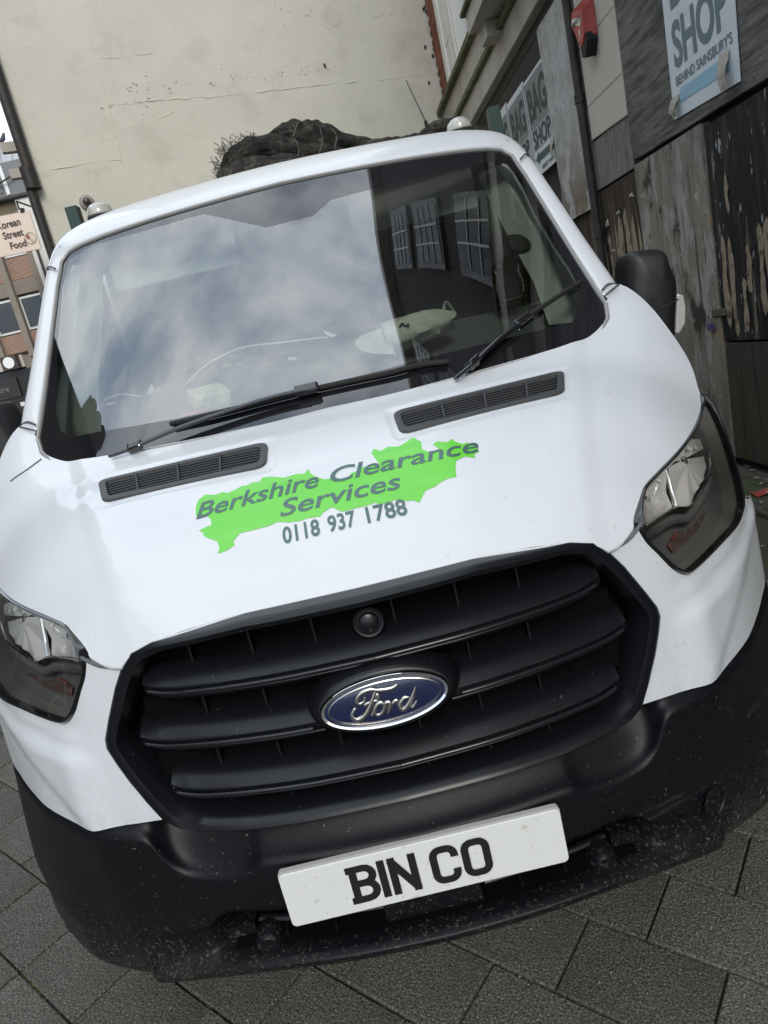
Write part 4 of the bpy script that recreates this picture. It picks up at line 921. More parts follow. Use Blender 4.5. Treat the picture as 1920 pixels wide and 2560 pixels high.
# ---- bumper ----
def topz(x): return lerp1(x, (0, .40, .445, .474, .50, .56, .633, .70, .79, .86, .90, .98), (.632, .628, .634, .650, .655, .652, .646, .646, .648, .656, .662, .668))
def lipz(x): return lerp1(x, (0, .24, .292, .306, .318, .34, .40, .44, .468, .490, .502, .515, .56, .633, .79, .98), (.562, .561, .560, .556, .545, .537, .531, .533, .545, .572, .60, .622, .628, .624, .628, .644))
def botz(x): return lerp1(x, (0, .2, .32, .45, .60, .66, .75, .85, .95), (.330, .326, .318, .295, .272, .258, .250, .262, .32))
xs = [0, .08, .16, .24, .288, .300, .312, .325, .36, .40, .43, .455, .475, .490, .503, .516, .54, .575, .60, .612, .622, .633, .66, .70, .74, .79, .84, .88, .92, .96, .99]
rows = []
for x in xs:
    c = nose(x); zt, zl, zb = topz(x), lipz(x), botz(x); w_ = 1-sstep((x-.40)/.06); hasl = 1-sstep((x-.485)/.03)
    sp_ = 1-sstep((x-.602)/.018)              # splitter ends
    sh_ = .02+.03*hasl
    zm = max(zb+.10, .375)
    fbz = .437*w_+(1-w_)*max(zb+.095, .36)
    cl = c-.055*sstep((x-.62)/.25)
    rows.append([(x, c+.10, zt+.004), (x, c+.012+sh_, zt-.002), (x, c+.006+.022*hasl, zt*.5+zl*.5-.006*hasl), (x, c+.003+.006*hasl, zl+.008), (x, c-.010, zl+.001), (x, c-.016, zl-.006), (x, c-.018, zl-.022), (x, c*.5+cl*.5-.016, zl*.5+fbz*.5),
                 (x, cl-.012, fbz+.006), (x, cl-.004+.086*w_, fbz-.003), (x, cl-.006+.092*w_, fbz*.4+(zb+.03)*.6), (x, cl-.008+.078*w_, zb+.024+.022*(1-w_)), (x, cl-.010-.016*sp_, zb+.034), (x, cl-.010-.032*sp_, zb+.028), (x, cl-.008-.032*sp_, zb+.010), (x, cl-.004-.02*sp_, zb), (x, cl+.04, zb-.006), (x, cl+.25, zb+.01)])
bmp = loft(rows); bmp = joinm(bmp, mir(bmp))
bo = pt('bumper', bmp, plastic)
nrow = len(rows[0]); cr_ = bo.data.attributes.new('crease_edge', 'FLOAT', 'EDGE')
for e_ in bo.data.edges:
    i_, j_ = [v % nrow for v in e_.vertices]
    if i_ == j_: cr_.data[e_.index].value = {4: .8, 5: .45, 7: .9, 8: .6, 10: .7, 11: .8, 12: .5, 13: .7}.get(i_, 0)
mod(bo, 'WELD', merge_threshold=.001); sub(bo, 2)
# lower grille bars, number plate plinth and the two round sockets
for sx in (1, -1):
    pt('lower_grille_bar', tube([(sx*x, nose(x)+.045, .372) for x in (.10, .2, .3, .36)], .009, 8, flat=.8), plastic_in, bo)
    ex = .340
    pt('bolt_cover', lathe([(0, -.018), (.020, -.018), (.027, -.010), (.027, .03)], (sx*ex, nose(ex)+.008, .353), (0, 1, 0), 20), plastic, bo)
    pt('bolt_arm', box(min(sx*.37, sx*.43), max(sx*.37, sx*.43), nose(.4)+.02, nose(.4)+.05, .350, .376), plastic, bo, smooth=False)
pt('plate_plinth', box(-.10, .09, .012, .08, .355, .436), plastic, bo, smooth=False)
xs_r = [v for v in np.linspace(-.415, .415, 25)]
pt('recess_shade_sheet', loft([[(x, nose(x)+.080, botz(abs(x))+.075) for x in xs_r], [(x, nose(x)+.074, botz(abs(x))+.036) for x in xs_r], [(x, nose(x)+.030, botz(abs(x))+.037) for x in xs_r], [(x, nose(x)-.002, botz(abs(x))+.0385) for x in xs_r]]), void, bo)  # black sheet over the recess floor, painted-in shade that deepens the slot
for x in (-.30, -.20, .17, .26): pt('lower_grille_rib', box(x-.003, x+.003, nose(x)+.01, nose(x)+.075, botz(abs(x))+.038, botz(abs(x))+.052), plastic_in, bo, smooth=False)
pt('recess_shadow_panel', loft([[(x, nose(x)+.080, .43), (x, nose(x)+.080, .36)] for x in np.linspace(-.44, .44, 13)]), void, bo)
tc_ = (0.5932, 0.1159, 0.3779)
nv = Vector((.50, -.86, 0)).normalized(); tcv = Vector((tc_[0], tc_[1], tc_[2]))+nv*.012
pt('towing_eye_cap', lathe([(.033, 0), (.036, .002), (.036, .004), (.033, .0055), (.031, .003), (0, .004)], tcv, nv, 28), plastic, bo)
# arch liner flaps and front wheels
for sx in (1, -1):
    pt('air_deflector', loft([[(sx*.80, .36, .36), (sx*.88, .37, .37), (sx*.945, .40, .40)], [(sx*.82, .36, .27), (sx*.88, .365, .27), (sx*.945, .375, .29)], [(sx*.85, .36, .20), (sx*.89, .36, .17), (sx*.935, .37, .205)]]), rubber)
    tw = pt('wheel', lathe([(.20, -.115), (.30, -.115), (.335, -.10), (.347, -.06), (.347, .06), (.335, .10), (.30, .115), (.20, .115)], (sx*.88, 1.02, .347), (1, 0, 0), 48), rubber)
    for gx in (-.05, -.02, .02, .05): pt('tread_groove', lathe([(.3475, gx-.003), (.349, gx-.003), (.349, gx+.003), (.3475, gx+.003)], (sx*.88, 1.02, .347), (1, 0, 0), 48, False), matt_blk, tw)
    pt('rim', lathe([(0, .07), (.08, .07), (.10, .03), (.18, .06), (.205, .10), (.205, -.05)], (sx*.88, 1.02, .347), (sx, 0, 0), 32), silver, tw)
    arch = loft([[(sx*x, 1.02+.46*math.cos(a), .36+.46*math.sin(a)) for a in np.linspace(-.1, math.pi+.1, 16)] for x in (.70, 1.005)])
    pt('arch_liner', arch, matt_blk)
pt('engine_bay', box(-.62, .62, .30, 1.1, .30, .93), void, smooth=False)
pt('undertray', box(-.5, .5, .3, 2.2, .30, .33), void, smooth=False)

# ---- grille ----
def ring(P, k): 
    cz = .815; return [(x*k[0], cz+(z-cz)*k[1]) for x, z in P]
full = GR+[(-x, z) for x, z in reversed(GR[1:-1])]
full = resample(full, .02)
def gy(x, z, d): return (x, front(x, z)+d, z)
rr_ = [[gy(x, z, .09) for x, z in full], [gy(x, z, .012) for x, z in full], [gy(x, z, -.006) for x, z in full], [gy(x, z, -.012) for x, z in ring(full, (.985, .972))], [gy(x, z, -.008) for x, z in ring(full, (.955, .925))], [gy(x, z, .010) for x, z in ring(full, (.937, .900))], [gy(x, z, .020) for x, z in ring(full, (.925, .885))], [gy(x, z, .075) for x, z in ring(full, (.915, .87))]]
gr = pt('grille', loft([r+[r[0]] for r in rr_]), plastic_in)
pt('grille_backing', patch(ring(full, (.93, .89)), [], .05, lambda x, z: (x, front(x, z)+.07, z), res=False), void, gr)
def slat(z0, xe, tip, xa=0):
    xs_ = [xa]+[x for x in np.linspace(0, xe-.07, 12) if x > xa+.01]+[xe-.05, xe-.03, xe-.012, xe-.003, xe]
    prof = [(.064, .037), (.036, .034), (.014, .023), (-.001, .010), (-.0035, .0078), (-.0035, .0062), (.006, .0042), (.006, -.0066), (-.0035, -.0086), (-.0045, -.0105), (-.001, -.0155), (.010, -.024), (.055, -.030)]
    rows = []
    for x in xs_:
        e = max(0, (x-(xe-.075))/.075); z = z0+tip*e*e+.010*(x/xe)**2*0
        sc = 1 if x < xe-.012 else (.8 if x < xe-.002 else .45)
        rows.append([(x, front(x, z)+.012+dy+(1-sc)*.02, z+dz*sc) for dy, dz in prof])
    return loft(rows, False, True)
trimm = mat('slat_trim_plastic', (.012, .013, .016), .22, spec=.6)
for z0, xe, tip, xa in ((.898, .446, .012, 0), (.795, .482, .012, .118), (.693, .446, .012, 0)):
    for sx in (1, -1):
        s = slat(z0, xe, tip, xa); o = pt('grille_slat', s if sx > 0 else mir(s), plastic_in, gr)
        P = []
        for x in list(np.linspace(xa+(.02 if xa else .0005), xe-.09, 8))+[xe-.075, xe-.05, xe-.03, xe-.016]:
            e = max(0, (x-(xe-.075))/.075); z = z0+tip*e*e; P.append((sx*x, front(x, z)+.004, z-.0012))
        pt('slat_trim', tube(catmull(P, 3), .0042, 8), trimm, o)
for x in (-.34, -.22, -.10, .05, .17, .29):
    for z0, z1 in ((.925, .99), (.825, .875), (.722, .772), (.64, .67)):
        pt('grille_rib', box(x-.002, x+.002, front(x, z0)+.048, front(x, z0)+.075, z0, z1), plastic_in, gr, smooth=False)
for sx in (1, -1):
    for z0, z1 in ((.82, .875), (.715, .77)): pt('grille_gusset', box(min(sx*.36, sx*.46), max(sx*.36, sx*.46), front(.4, z0)+.055, front(.4, z0)+.068, z0, z1), void, gr, smooth=False)
# lock plug above the emblem
pq = (.003, front(0, .955)+.022, .955)
plug = pt('lock_plug', lathe([(.030, .05), (.030, .004), (.027, .001), (.023, .002), (.022, .006), (.0185, .006), (.018, -.002), (.016, -.004), (0, -.004)], pq, (0, 1, -.12), 24), plastic_in)
pt('plug_tongue', loft([[(pq[0]-.018, pq[1]+.012, pq[2]-.016), (pq[0]+.018, pq[1]+.012, pq[2]-.016)], [(pq[0]-.012, pq[1]+.006, pq[2]-.036), (pq[0]+.012, pq[1]+.006, pq[2]-.036)], [(pq[0]-.004, pq[1]+.004, pq[2]-.047), (pq[0]+.004, pq[1]+.004, pq[2]-.047)]]), plastic_in, plug)
# oval emblem
bc = Vector((0, front(0, .828)-.012, .828)); bn_ = Vector((0, -1, .12)).normalized(); bu = Vector((0, .12, 1)).normalized(); bx = Vector((1, 0, 0))
def ell(a, b, h, n=64): return [bc+bx*a*math.cos(t)+bu*b*math.sin(t)+bn_*h for t in [2*math.pi*k/n for k in range(n)]]
pt('emblem_housing', loft([ell(.144, .070, -.05), ell(.138, .066, -.024), ell(.129, .058, -.007), ell(.121, .0525, .001), ell(.117, .049, .002)], True, True), plastic_in)
em = pt('emblem', loft([ell(.1165, .0485, .0), ell(.1165, .0485, .006), ell(.113, .0455, .010), ell(.108, .0415, .009), ell(.106, .040, .005)], True), chrome)
pt('emblem_face', loft([ell(.107, .0408, .0055), ell(.08, .03, .008), ell(.04, .015, .009), ell(.004, .0015, .0092)], True, True), blue_b, em)
pt('emblem_line', loft([ell(.1020, .0367, .0055), ell(.1018, .0365, .0075), ell(.1000, .0350, .0082), ell(.0998, .0348, .006)], True), silver, em)
def bxy(u, v):
    """emblem coordinates measured from the photograph's oval"""
    return u, v
STROKES = [([(0.0285, 0.0242), (0.0199, 0.0209), (0.0088, 0.0204), (-0.0063, 0.0226), (-0.018, 0.0264), (-0.0307, 0.0256), (-0.0411, 0.0214), (-0.0471, 0.0147), (-0.0466, 0.0084), (-0.0409, 0.006), (-0.0345, 0.0096), (-0.032, 0.015)], 0.0042), ([(-0.0115, 0.0223), (-0.0179, 0.0122), (-0.0254, 0.0002), (-0.0327, -0.0093), (-0.0409, -0.0171), (-0.0513, -0.0211), (-0.0586, -0.017), (-0.0608, -0.0094), (-0.056, -0.0025), (-0.0514, -0.0003)], 0.0048), ([(-0.0361, 0.0016), (-0.028, 0.0038), (-0.0175, 0.0051), (-0.0105, 0.0046)], 0.003), ([(-0.0276, -0.02), (-0.0222, -0.013), (-0.0157, -0.0042), (-0.0078, -0.0006), (-0.0024, -0.0045), (-0.0038, -0.0126), (-0.0107, -0.0199), (-0.0183, -0.0207), (-0.0218, -0.0131)], 0.0042), ([(-0.0095, 0.0038), (-0.0126, 0.0107), (-0.0093, 0.0154), (-0.007, 0.0119), (-0.0113, 0.0069)], 0.0028), ([(-0.002, -0.0047), (0.005, -0.003), (0.0091, -0.0059), (0.0055, -0.0133), (0.0009, -0.0223)], 0.0044), ([(0.0051, -0.0132), (0.0138, -0.0059), (0.0211, -0.0031), (0.0233, -0.0072), (0.0203, -0.0106)], 0.0034), ([(0.0428, -0.0031), (0.0355, -0.002), (0.0267, -0.0084), (0.0238, -0.0164), (0.0289, -0.0217), (0.0371, -0.0161), (0.0453, -0.0064), (0.0532, 0.0046), (0.0588, 0.0136)], 0.0042), ([(0.0541, 0.0053), (0.0471, -0.0086), (0.0416, -0.0173), (0.0451, -0.0214), (0.0552, -0.0116)], 0.0032)]
allp = []
for P, w0 in STROKES:
    C = catmull([(x, z, 0) for x, z in P], 5); n = len(C)
    allp.append(tube([bc+bx*c.x+bu*c.y+bn_*.0100 for c in C], [max(.0009, w0*(.55+.45*math.sin(math.pi*min(1, .12+i/n*.95)))) for i in range(n)], 8, up=bn_, flat=.55))
pt('emblem_script', joinm(*allp), silver, em)

# ---- number plate ----
pc = Vector((-.002, -.022, .500)); ptl = .024; pu = Vector((0, math.sin(ptl), math.cos(ptl))); pn = Vector((0, -math.cos(ptl), math.sin(ptl)))
def pw(u, v, h=0): return pc+bx*u+pu*v+pn*h
def rrect(a, b, r, n=5):
    out = []
    for cx_, cy_, a0 in ((a-r, b-r, 0), (-a+r, b-r, 90), (-a+r, -b+r, 180), (a-r, -b+r, 270)):
        out += [(cx_+r*math.cos(R(a0+90*k/n)), cy_+r*math.sin(R(a0+90*k/n))) for k in range(n+1)]
    return out
RP = rrect(.2615, .0565, .010)
npl = pt('number_plate', prism(RP, lambda u, v: pw(u, v, .004), lambda u, v: pw(u, v, .0005)), plate_w, smooth=False)
bev(npl, .0015, 2)
pt('plate_holder', prism(rrect(.262, .058, .008), lambda u, v: pw(u, v+.0015, .000), lambda u, v: pw(u, v+.0015, -.010)), mat('plate_backing', (.45, .45, .43), .5), npl, smooth=False)
def stroke_letters():
    h = .079; t = .0142; P = []
    def rib(pts, closed=False, wd=t): return ribbon(pts, wd, closed)
    k = h/2-t/2
    def arc(cx_, cy_, r, a0, a1, n=7): return [(cx_+r*math.cos(R(a0+(a1-a0)*i/n)), cy_+r*math.sin(R(a0+(a1-a0)*i/n))) for i in range(n+1)]
    def off(p, dx): return [(x+dx, y) for x, y in p[0]], p[1]
    # slab B
    a = .021; r = .0155
    P.append(off(rib([(-a-.006, k), (a-r, k)]+arc(a-r, k-r, r, 90, -90)[1:-1]+[(a-r, k-2*r), (-a+.004, k-2*r)]), -.1055))
    r2 = (2*k-2*r)/2
    P.append(off(rib([(-a+.004, k-2*r), (a-r2, k-2*r)]+arc(a-r2+.001, k-2*r-r2, r2, 90, -90)[1:-1]+[(a-r2, -k), (-a-.006, -k)]), -.1055))
    P.append(off(rib([(-a+.006, h/2), (-a+.006, -h/2)]), -.1055))
    P.append(off(rib([(0, h/2), (0, -h/2)]), -.067))
    P.append(off(rib([(-.019, -h/2), (-.019, h/2)]), -.0285)); P.append(off(rib([(.019, -h/2), (.019, h/2)]), -.0285)); P.append(off(rib([(-.021, k+.002), (.021, -k-.002)], wd=t*1.05), -.0285))
    a = .0195; r = .014
    c = [(a, k-r-.006)]+arc(a-r, k-r, r, 0, 90)+arc(-a+r, k-r, r, 90, 180)+arc(-a+r, -k+r, r, 180, 270)+arc(a-r, -k+r, r, 270, 360)+[(a, -k+r+.006)]
    P.append(off(rib(c), .048))
    P.append(off(rib(arc(a-r, k-r, r, 0, 90)+arc(-a+r, k-r, r, 90, 180)+arc(-a+r, -k+r, r, 180, 270)+arc(a-r, -k+r, r, 270, 360), True), .1065))
    return P
for i, p in enumerate(stroke_letters()):
    dz = .0002*i
    pt('plate_character', lift(p, lambda u, v: pw(u-.010, v+.001, .0050+dz)), plate_k, npl, smooth=False)

# ---- headlights ----
def tps(P, Q, bulge=0):
    P = np.array(P); n = len(P)
    def U(r2): return np.where(r2 > 1e-12, r2*np.log(r2+1e-12), 0)
    K = U(((P[:, None, :]-P[None, :, :])**2).sum(-1))+np.eye(n)*1e-5
    T = np.hstack([np.ones((n, 1)), P]); Mx = np.block([[K, T], [T.T, np.zeros((3, 3))]])
    c = np.linalg.solve(Mx, np.concatenate([Q, np.zeros(3)]))
    return lambda x, y: float(U(((P-np.array((x, y)))**2).sum(-1))@c[:n]+c[n]+c[n+1]*x+c[n+2]*y)
hl3 = [tuple(p) for p in HLT]+[(.948, .615, 1.10)]+[tuple(p) for p in reversed(HLB[:-1])]
# lamp frame: view it along a slanted axis so that it is a plain 2D patch
hax = Vector((.55, -.75, .37)).normalized(); hux = Vector((0, 0, 1)).cross(hax).normalized(); huy = hax.cross(hux)
hc = Vector((.74, .28, .97))
def h2(p): d = Vector(p)-hc; return (d.dot(hux), d.dot(huy))
hP = [h2(p) for p in hl3]; hD = [(Vector(p)-hc).dot(hax) for p in hl3]
hh = tps(hP, np.array(hD))
def inset(P, d):
    out = []; n = len(P)
    cx_ = sum(p[0] for p in P)/n; cy_ = sum(p[1] for p in P)/n
    area = sum(P[i-1][0]*P[i][1]-P[i][0]*P[i-1][1] for i in range(n))
    s = 1 if area > 0 else -1
    for i in range(n):
        a, b, c = Vector(P[i-1]), Vector(P[i]), Vector(P[(i+1) % n]); t = (c-a).normalized(); out.append(tuple(b+Vector((-t.y, t.x))*s*d))
    return out
hPs = [tuple(v[:2]) for v in catmull([(x, y, 0) for x, y in hP], 5, True)]
def hb(x, y, d):                       # lens surface, d deep behind it
    return hc+hux*x+huy*y+hax*(hh(x, y)+.006-d)
def h2px(L): return [h2(p) for p in L]
# points of the lamp's inner pattern, found on the lens surface
HPX = {'chrome': [(0.562, 0.1559, 0.9778), (0.6019, 0.196, 0.9727), (0.6434, 0.2305, 0.9704), (0.6716, 0.2508, 0.968), (0.7053, 0.2688, 0.9554), (0.7295, 0.2887, 0.9584), (0.7722, 0.3296, 0.9705), (0.8096, 0.3688, 0.9798), (0.828, 0.397, 0.9947), (0.8413, 0.4245, 1.0138)], 'div': [(0.6827, 0.3006, 1.0374), (0.6758, 0.2758, 1.0044), (0.6705, 0.2513, 0.9701)], 'outer': [(0.5573, 0.1527, 0.986), (0.5631, 0.1698, 1.0067), (0.5785, 0.2021, 1.0222), (0.6099, 0.2361, 1.0272), (0.6519, 0.2735, 1.0319), (0.6797, 0.2985, 1.0376), (0.7229, 0.3343, 1.0423), (0.7898, 0.4029, 1.0577), (0.8165, 0.4302, 1.058), (0.843, 0.451, 1.047), (0.8475, 0.4406, 1.0265)], 'red': [(0.6914, 0.2387, 0.9235), (0.6551, 0.2035, 0.9113), (0.662, 0.198, 0.8944), (0.7319, 0.2539, 0.8969), (0.7668, 0.2845, 0.9034), (0.8154, 0.333, 0.9173), (0.7985, 0.3201, 0.9204), (0.7579, 0.2838, 0.9136), (0.7222, 0.2566, 0.914)]}
FACETS = [[(0.7841, 0.3949, 1.0541), (0.7977, 0.3987, 1.0413), (0.7783, 0.3838, 1.0461)], [(0.8137, 0.4181, 1.0459), (0.8177, 0.4146, 1.0353), (0.8008, 0.4003, 1.0393)], [(0.6852, 0.3036, 1.0392), (0.6918, 0.2969, 1.0198), (0.6842, 0.2913, 1.0198)], [(0.6461, 0.2691, 1.0323), (0.6646, 0.2797, 1.0254), (0.6583, 0.2714, 1.0199)], [(0.7229, 0.3366, 1.0458), (0.7301, 0.3421, 1.0456), (0.7317, 0.3411, 1.042)]]
def lamp(sgn):
    mm = (lambda p: p) if sgn > 0 else mir
    outl = hPs; i1 = inset(outl, .0055); i2 = inset(outl, .011)
    hl = pt('headlight', mm(loft([[hb(x, y, .030) for x, y in outl+[outl[0]]], [hb(x, y, .004) for x, y in outl+[outl[0]]], [hb(x, y, -.001) for x, y in inset(outl, .003)+[inset(outl, .003)[0]]], [hb(x, y, .000) for x, y in i1+[i1[0]]], [hb(x, y, .012) for x, y in i2+[i2[0]]]])), gloss_blk)
    pt('lens', mm(patch(i1, [], .02, lambda x, y: hb(x, y, .001))), glass_l, hl)
    pt('housing', mm(patch(i1, [], .02, lambda x, y: hb(x, y, .05))), lamp_dark, hl)
    pt('lamp_side_wall', mm(loft([[hb(x, y, .002) for x, y in i1+[i1[0]]], [hb(x, y, .052) for x, y in i2+[i2[0]]]])), lamp_side, hl)
    # reflector bowls between the chrome line and the lamp's top edge
    ch = h2px(HPX['chrome']); dv = h2px(HPX['div']); ou = h2px(HPX['outer'])
    def bowl(P, depth, seed):
        P = [tuple(p) for p in P]; c = (sum(p[0] for p in P)/len(P), sum(p[1] for p in P)/len(P)); rows = []
        for k, (s, d) in enumerate(((1, .006), (.97, .014), (.80, .030), (.55, .043), (.3, .047), (.12, .048))):
            rows.append([hb(c[0]+(p[0]-c[0])*s, c[1]+(p[1]-c[1])*s, d*(1+(.28*math.sin(2.1*i_+seed*2) if .1 < s < .95 else 0))) for i_, p in enumerate(P+[P[0]])])
        return loft(rows, False, True)
    innerP = resample([dv[0]]+dv[1:]+ch[:4][::-1]+ou[:6], .022)
    outerP = resample([dv[0]]+dv[1:]+ch[4:]+ou[6:], .022)
    for k, P in enumerate((innerP, outerP)):
        c = (sum(p[0] for p in P)/len(P), sum(p[1] for p in P)/len(P)); w2 = max(abs(p[0]-c[0]) for p in P)
        def flute(x, y, c=c, w2=w2, k=k):
            r_ = min(1, math.hypot(x-c[0], y-c[1])/w2); a_ = math.atan2(y-c[1], x-c[0])
            tri = abs(((a_*(4.5 if k else 3.5)/math.pi) % 1)-.5)*2
            return hb(x, y, .006+.016*(1-r_*r_)+.013*tri*r_*(1-.4*r_))
        o = pt('reflector', mm(patch(P, [], .007, flute)), reflector_m, hl, smooth=False)
        c = (sum(p[0] for p in P)/len(P), sum(p[1] for p in P)/len(P))
        pt('bulb_shield', mm(lathe([(0, -.014), (.012, -.012), (.015, 0), (.015, .012)], hb(c[0], c[1]+.012, .034), -hax, 14)), chrome, hl)
    pt('chrome_line', mm(tube([hb(x, y, .006) for x, y in resample(ch, .012, False)], .0022, 6)), chrome, hl)
    pt('chrome_line', mm(tube([hb(x, y, .006) for x, y in dv], .0022, 6)), chrome, hl)
    pt('brow', mm(tube([hb(x, y-.022, .028) for x, y in resample(ch, .02, False)], .011, 8)), lamp_dark, hl)
    for qd in FACETS:
        pt('reflector_facet', mm(([hb(*h2(p), .012) for p in qd], [tuple(range(len(qd)))])), facet_m, hl, smooth=False)
    rd = h2px(HPX['red'])
    pt('indicator', mm(([hb(x, y, .046) for x, y in rd], [tuple(range(len(rd)))])), mat('indicator_smoke', (.085, .060, .055), .3, layers=[((.2, .16, .15), 60, .5, .6, .5)]), hl, smooth=False)
    for a, b in ((0, 1), (1, 2)): pt('indicator_line', mm(tube([hb(*rd[a], .043), hb(*[rd[a][q]*.35+rd[b][q]*.65 for q in (0, 1)], .043)], .0016, 6)), redline, hl)
lamp(1); lamp(-1)

# ---- bonnet vents ----
ventm = mat('vent_grey_plastic', (.055, .057, .060), .5)
for sx in (1, -1):
    f_ = (lambda P: P) if sx > 0 else mv
    def vz(x, y, d): return (x, y, bonnet(x, y)+d)
    vo, vi = f_(vent_out), f_(vent_in); cl = lambda P: P+[P[0]]
    vm = f_(quad_round(VO, .025, ins=.006))
    va = pt('air_vent', loft([[vz(x, y, -.006) for x, y in cl(vo)], [vz(x, y, .003) for x, y in cl(vo)], [vz(x, y, .005) for x, y in cl(vm)], [vz(x, y, .003) for x, y in cl(vi)], [vz(x, y, -.022) for x, y in cl(vi)]]), ventm)
    pt('vent_floor', patch(vi, [], .05, lambda x, y: vz(x, y, -.018), res=False), void, va)
    # fins run from end to end, one above the other
    tl, tr, br, bl = [Vector(q) for q in VO]; ps = []
    for k in range(1, 9):
        t = k/9; a = bl.lerp(tl, t); b = br.lerp(tr, t); d = (b-a).normalized(); a, b = a+d*.020, b-d*.020
        V = []; 
        for i in range(9):
            p = a.lerp(b, i/8); x, y = p.x*sx, p.y; V.append([(x, y-.0022, bonnet(x, y)-.002), (x, y+.0022, bonnet(x, y)-.001), (x, y+.003, bonnet(x, y)-.014)])
        ps.append(loft(V))
    pt('vent_fin', joinm(*ps), ventm, va)['kind'] = 'stuff'
    for t in (.27, .52, .77):
        a = bl.lerp(br, t); b = tl.lerp(tr, t); d = (b-a).normalized(); a, b = a+d*.014, b-d*.014
        pt('vent_divider', tube([vz(sx*a.lerp(b, i/4).x, a.lerp(b, i/4).y, .0005) for i in range(5)], .0028, 6), ventm, va)

# ---- bonnet lettering ----
MAPP = [(-0.3058, 0.3357), (-0.3018, 0.3545), (-0.2868, 0.3669), (-0.2644, 0.3561), (-0.2468, 0.3585), (-0.2367, 0.3508), (-0.2152, 0.3562), (-0.2054, 0.3608), (-0.1955, 0.3581), (-0.1818, 0.363), (-0.166, 0.3597), (-0.16, 0.3703), (-0.1423, 0.3668), (-0.1114, 0.3516), (-0.0898, 0.3537), (-0.0687, 0.349), (-0.0581, 0.3593), (-0.0555, 0.3444), (-0.0469, 0.3338), (-0.038, 0.327), (-0.0294, 0.3195), (-0.0144, 0.3179), (-0.0099, 0.3223), (0.0071, 0.3087), (0.0225, 0.3103), (0.0276, 0.3183), (0.0473, 0.3222), (0.0558, 0.3271), (0.0766, 0.3259), (0.0901, 0.3269), (0.0865, 0.3383), (0.0792, 0.3636), (0.0869, 0.3755), (0.1006, 0.3635), (0.1177, 0.372), (0.1379, 0.3648), (0.1573, 0.3742), (0.1711, 0.3841), (0.1788, 0.3834), (0.1826, 0.3732), (0.189, 0.3664), (0.1851, 0.3408), (0.1975, 0.3293), (0.2208, 0.3307), (0.2156, 0.3401), (0.2102, 0.3491), (0.2215, 0.3557), (0.2405, 0.3469), (0.2559, 0.3541), (0.2555, 0.3454), (0.271, 0.3328), (0.2814, 0.3354), (0.2819, 0.3247), (0.3, 0.3278), (0.2927, 0.3169), (0.2975, 0.3059), (0.2835, 0.2997), (0.2844, 0.291), (0.2647, 0.2996), (0.244, 0.2929), (0.2388, 0.2779), (0.2333, 0.2547), (0.2181, 0.2553), (0.2024, 0.2514), (0.1854, 0.2428), (0.1663, 0.2391), (0.1476, 0.2165), (0.1354, 0.2244), (0.1231, 0.2254), (0.1106, 0.2331), (0.0887, 0.2317), (0.0703, 0.2303), (0.0644, 0.2366), (0.0459, 0.2345), (0.0241, 0.2341), (-0.0049, 0.2337), (-0.0176, 0.245), (-0.0243, 0.2488), (-0.0418, 0.2414), (-0.0481, 0.2352), (-0.0732, 0.238), (-0.088, 0.2362), (-0.1114, 0.2386), (-0.1344, 0.247), (-0.153, 0.2424), (-0.1823, 0.2429), (-0.2117, 0.2436), (-0.2268, 0.2307), (-0.2235, 0.2223), (-0.2382, 0.2155), (-0.2582, 0.2138), (-0.2543, 0.2255), (-0.2596, 0.2401), (-0.2798, 0.254), (-0.2892, 0.2628), (-0.2855, 0.2657), (-0.2978, 0.2758), (-0.282, 0.2791), (-0.2707, 0.2798), (-0.2727, 0.2953), (-0.2844, 0.31), (-0.2978, 0.3078), (-0.305, 0.3146)]
dg_ = patch(MAPP, [], .012, lambda x, y: (x, y, bonnet(x, y)+.0012), res=False)
mkn('map_decal', dg_, lambda x, y, z: bnrm(x, y, z), dec_green, van)
def decal_text(s, x0, x1, y0, y1, sh, bold=.0):
    t = dice(fit(text2d(s, shear=sh, bold=bold), x0, x1, y0, y1), .012)
    return mkn('decal_lettering', lift(t, lambda x, y: (x, y, bonnet(x, y)+.0022)), bnrm, dec_teal, van)
decal_text('Berkshire', -.304, -.040, 0.303, 0.343, .25, .014)
decal_text('Clearance', -.016, .300, 0.303, 0.343, .25, .014)
decal_text('Services', -.128, .124, 0.2535, 0.2935, .25, .014)
decal_text('0118', -.127, -.053, 0.1965, 0.2309, .0, .02)
decal_text('937', -.036, .019, 0.1965, 0.2309, .0, .02)
decal_text('1788', .041, .121, 0.1965, 0.2309, .0, .02)

bsm = [(-x, y) for x, y in [(0.8101422066955067, 0.8284053531636706), (0.8505130507305602, 0.8053143972325414), (0.896928211651405, 0.7990019765800263)]]
for sx in (-1,): pt('wing_seam', tube([(-sx*x, y, bonnet(x, y)+.0005) for x, y in catmull([(p[0], p[1], 0) for p in bsm], 5) for x, y in [(x_, y_)]] if False else [(-sx*v.x, v.y, bonnet(v.x, v.y)+.0004) for v in catmull([(p[0], p[1], 0) for p in bsm], 6)], .0028, 6), seam_m)
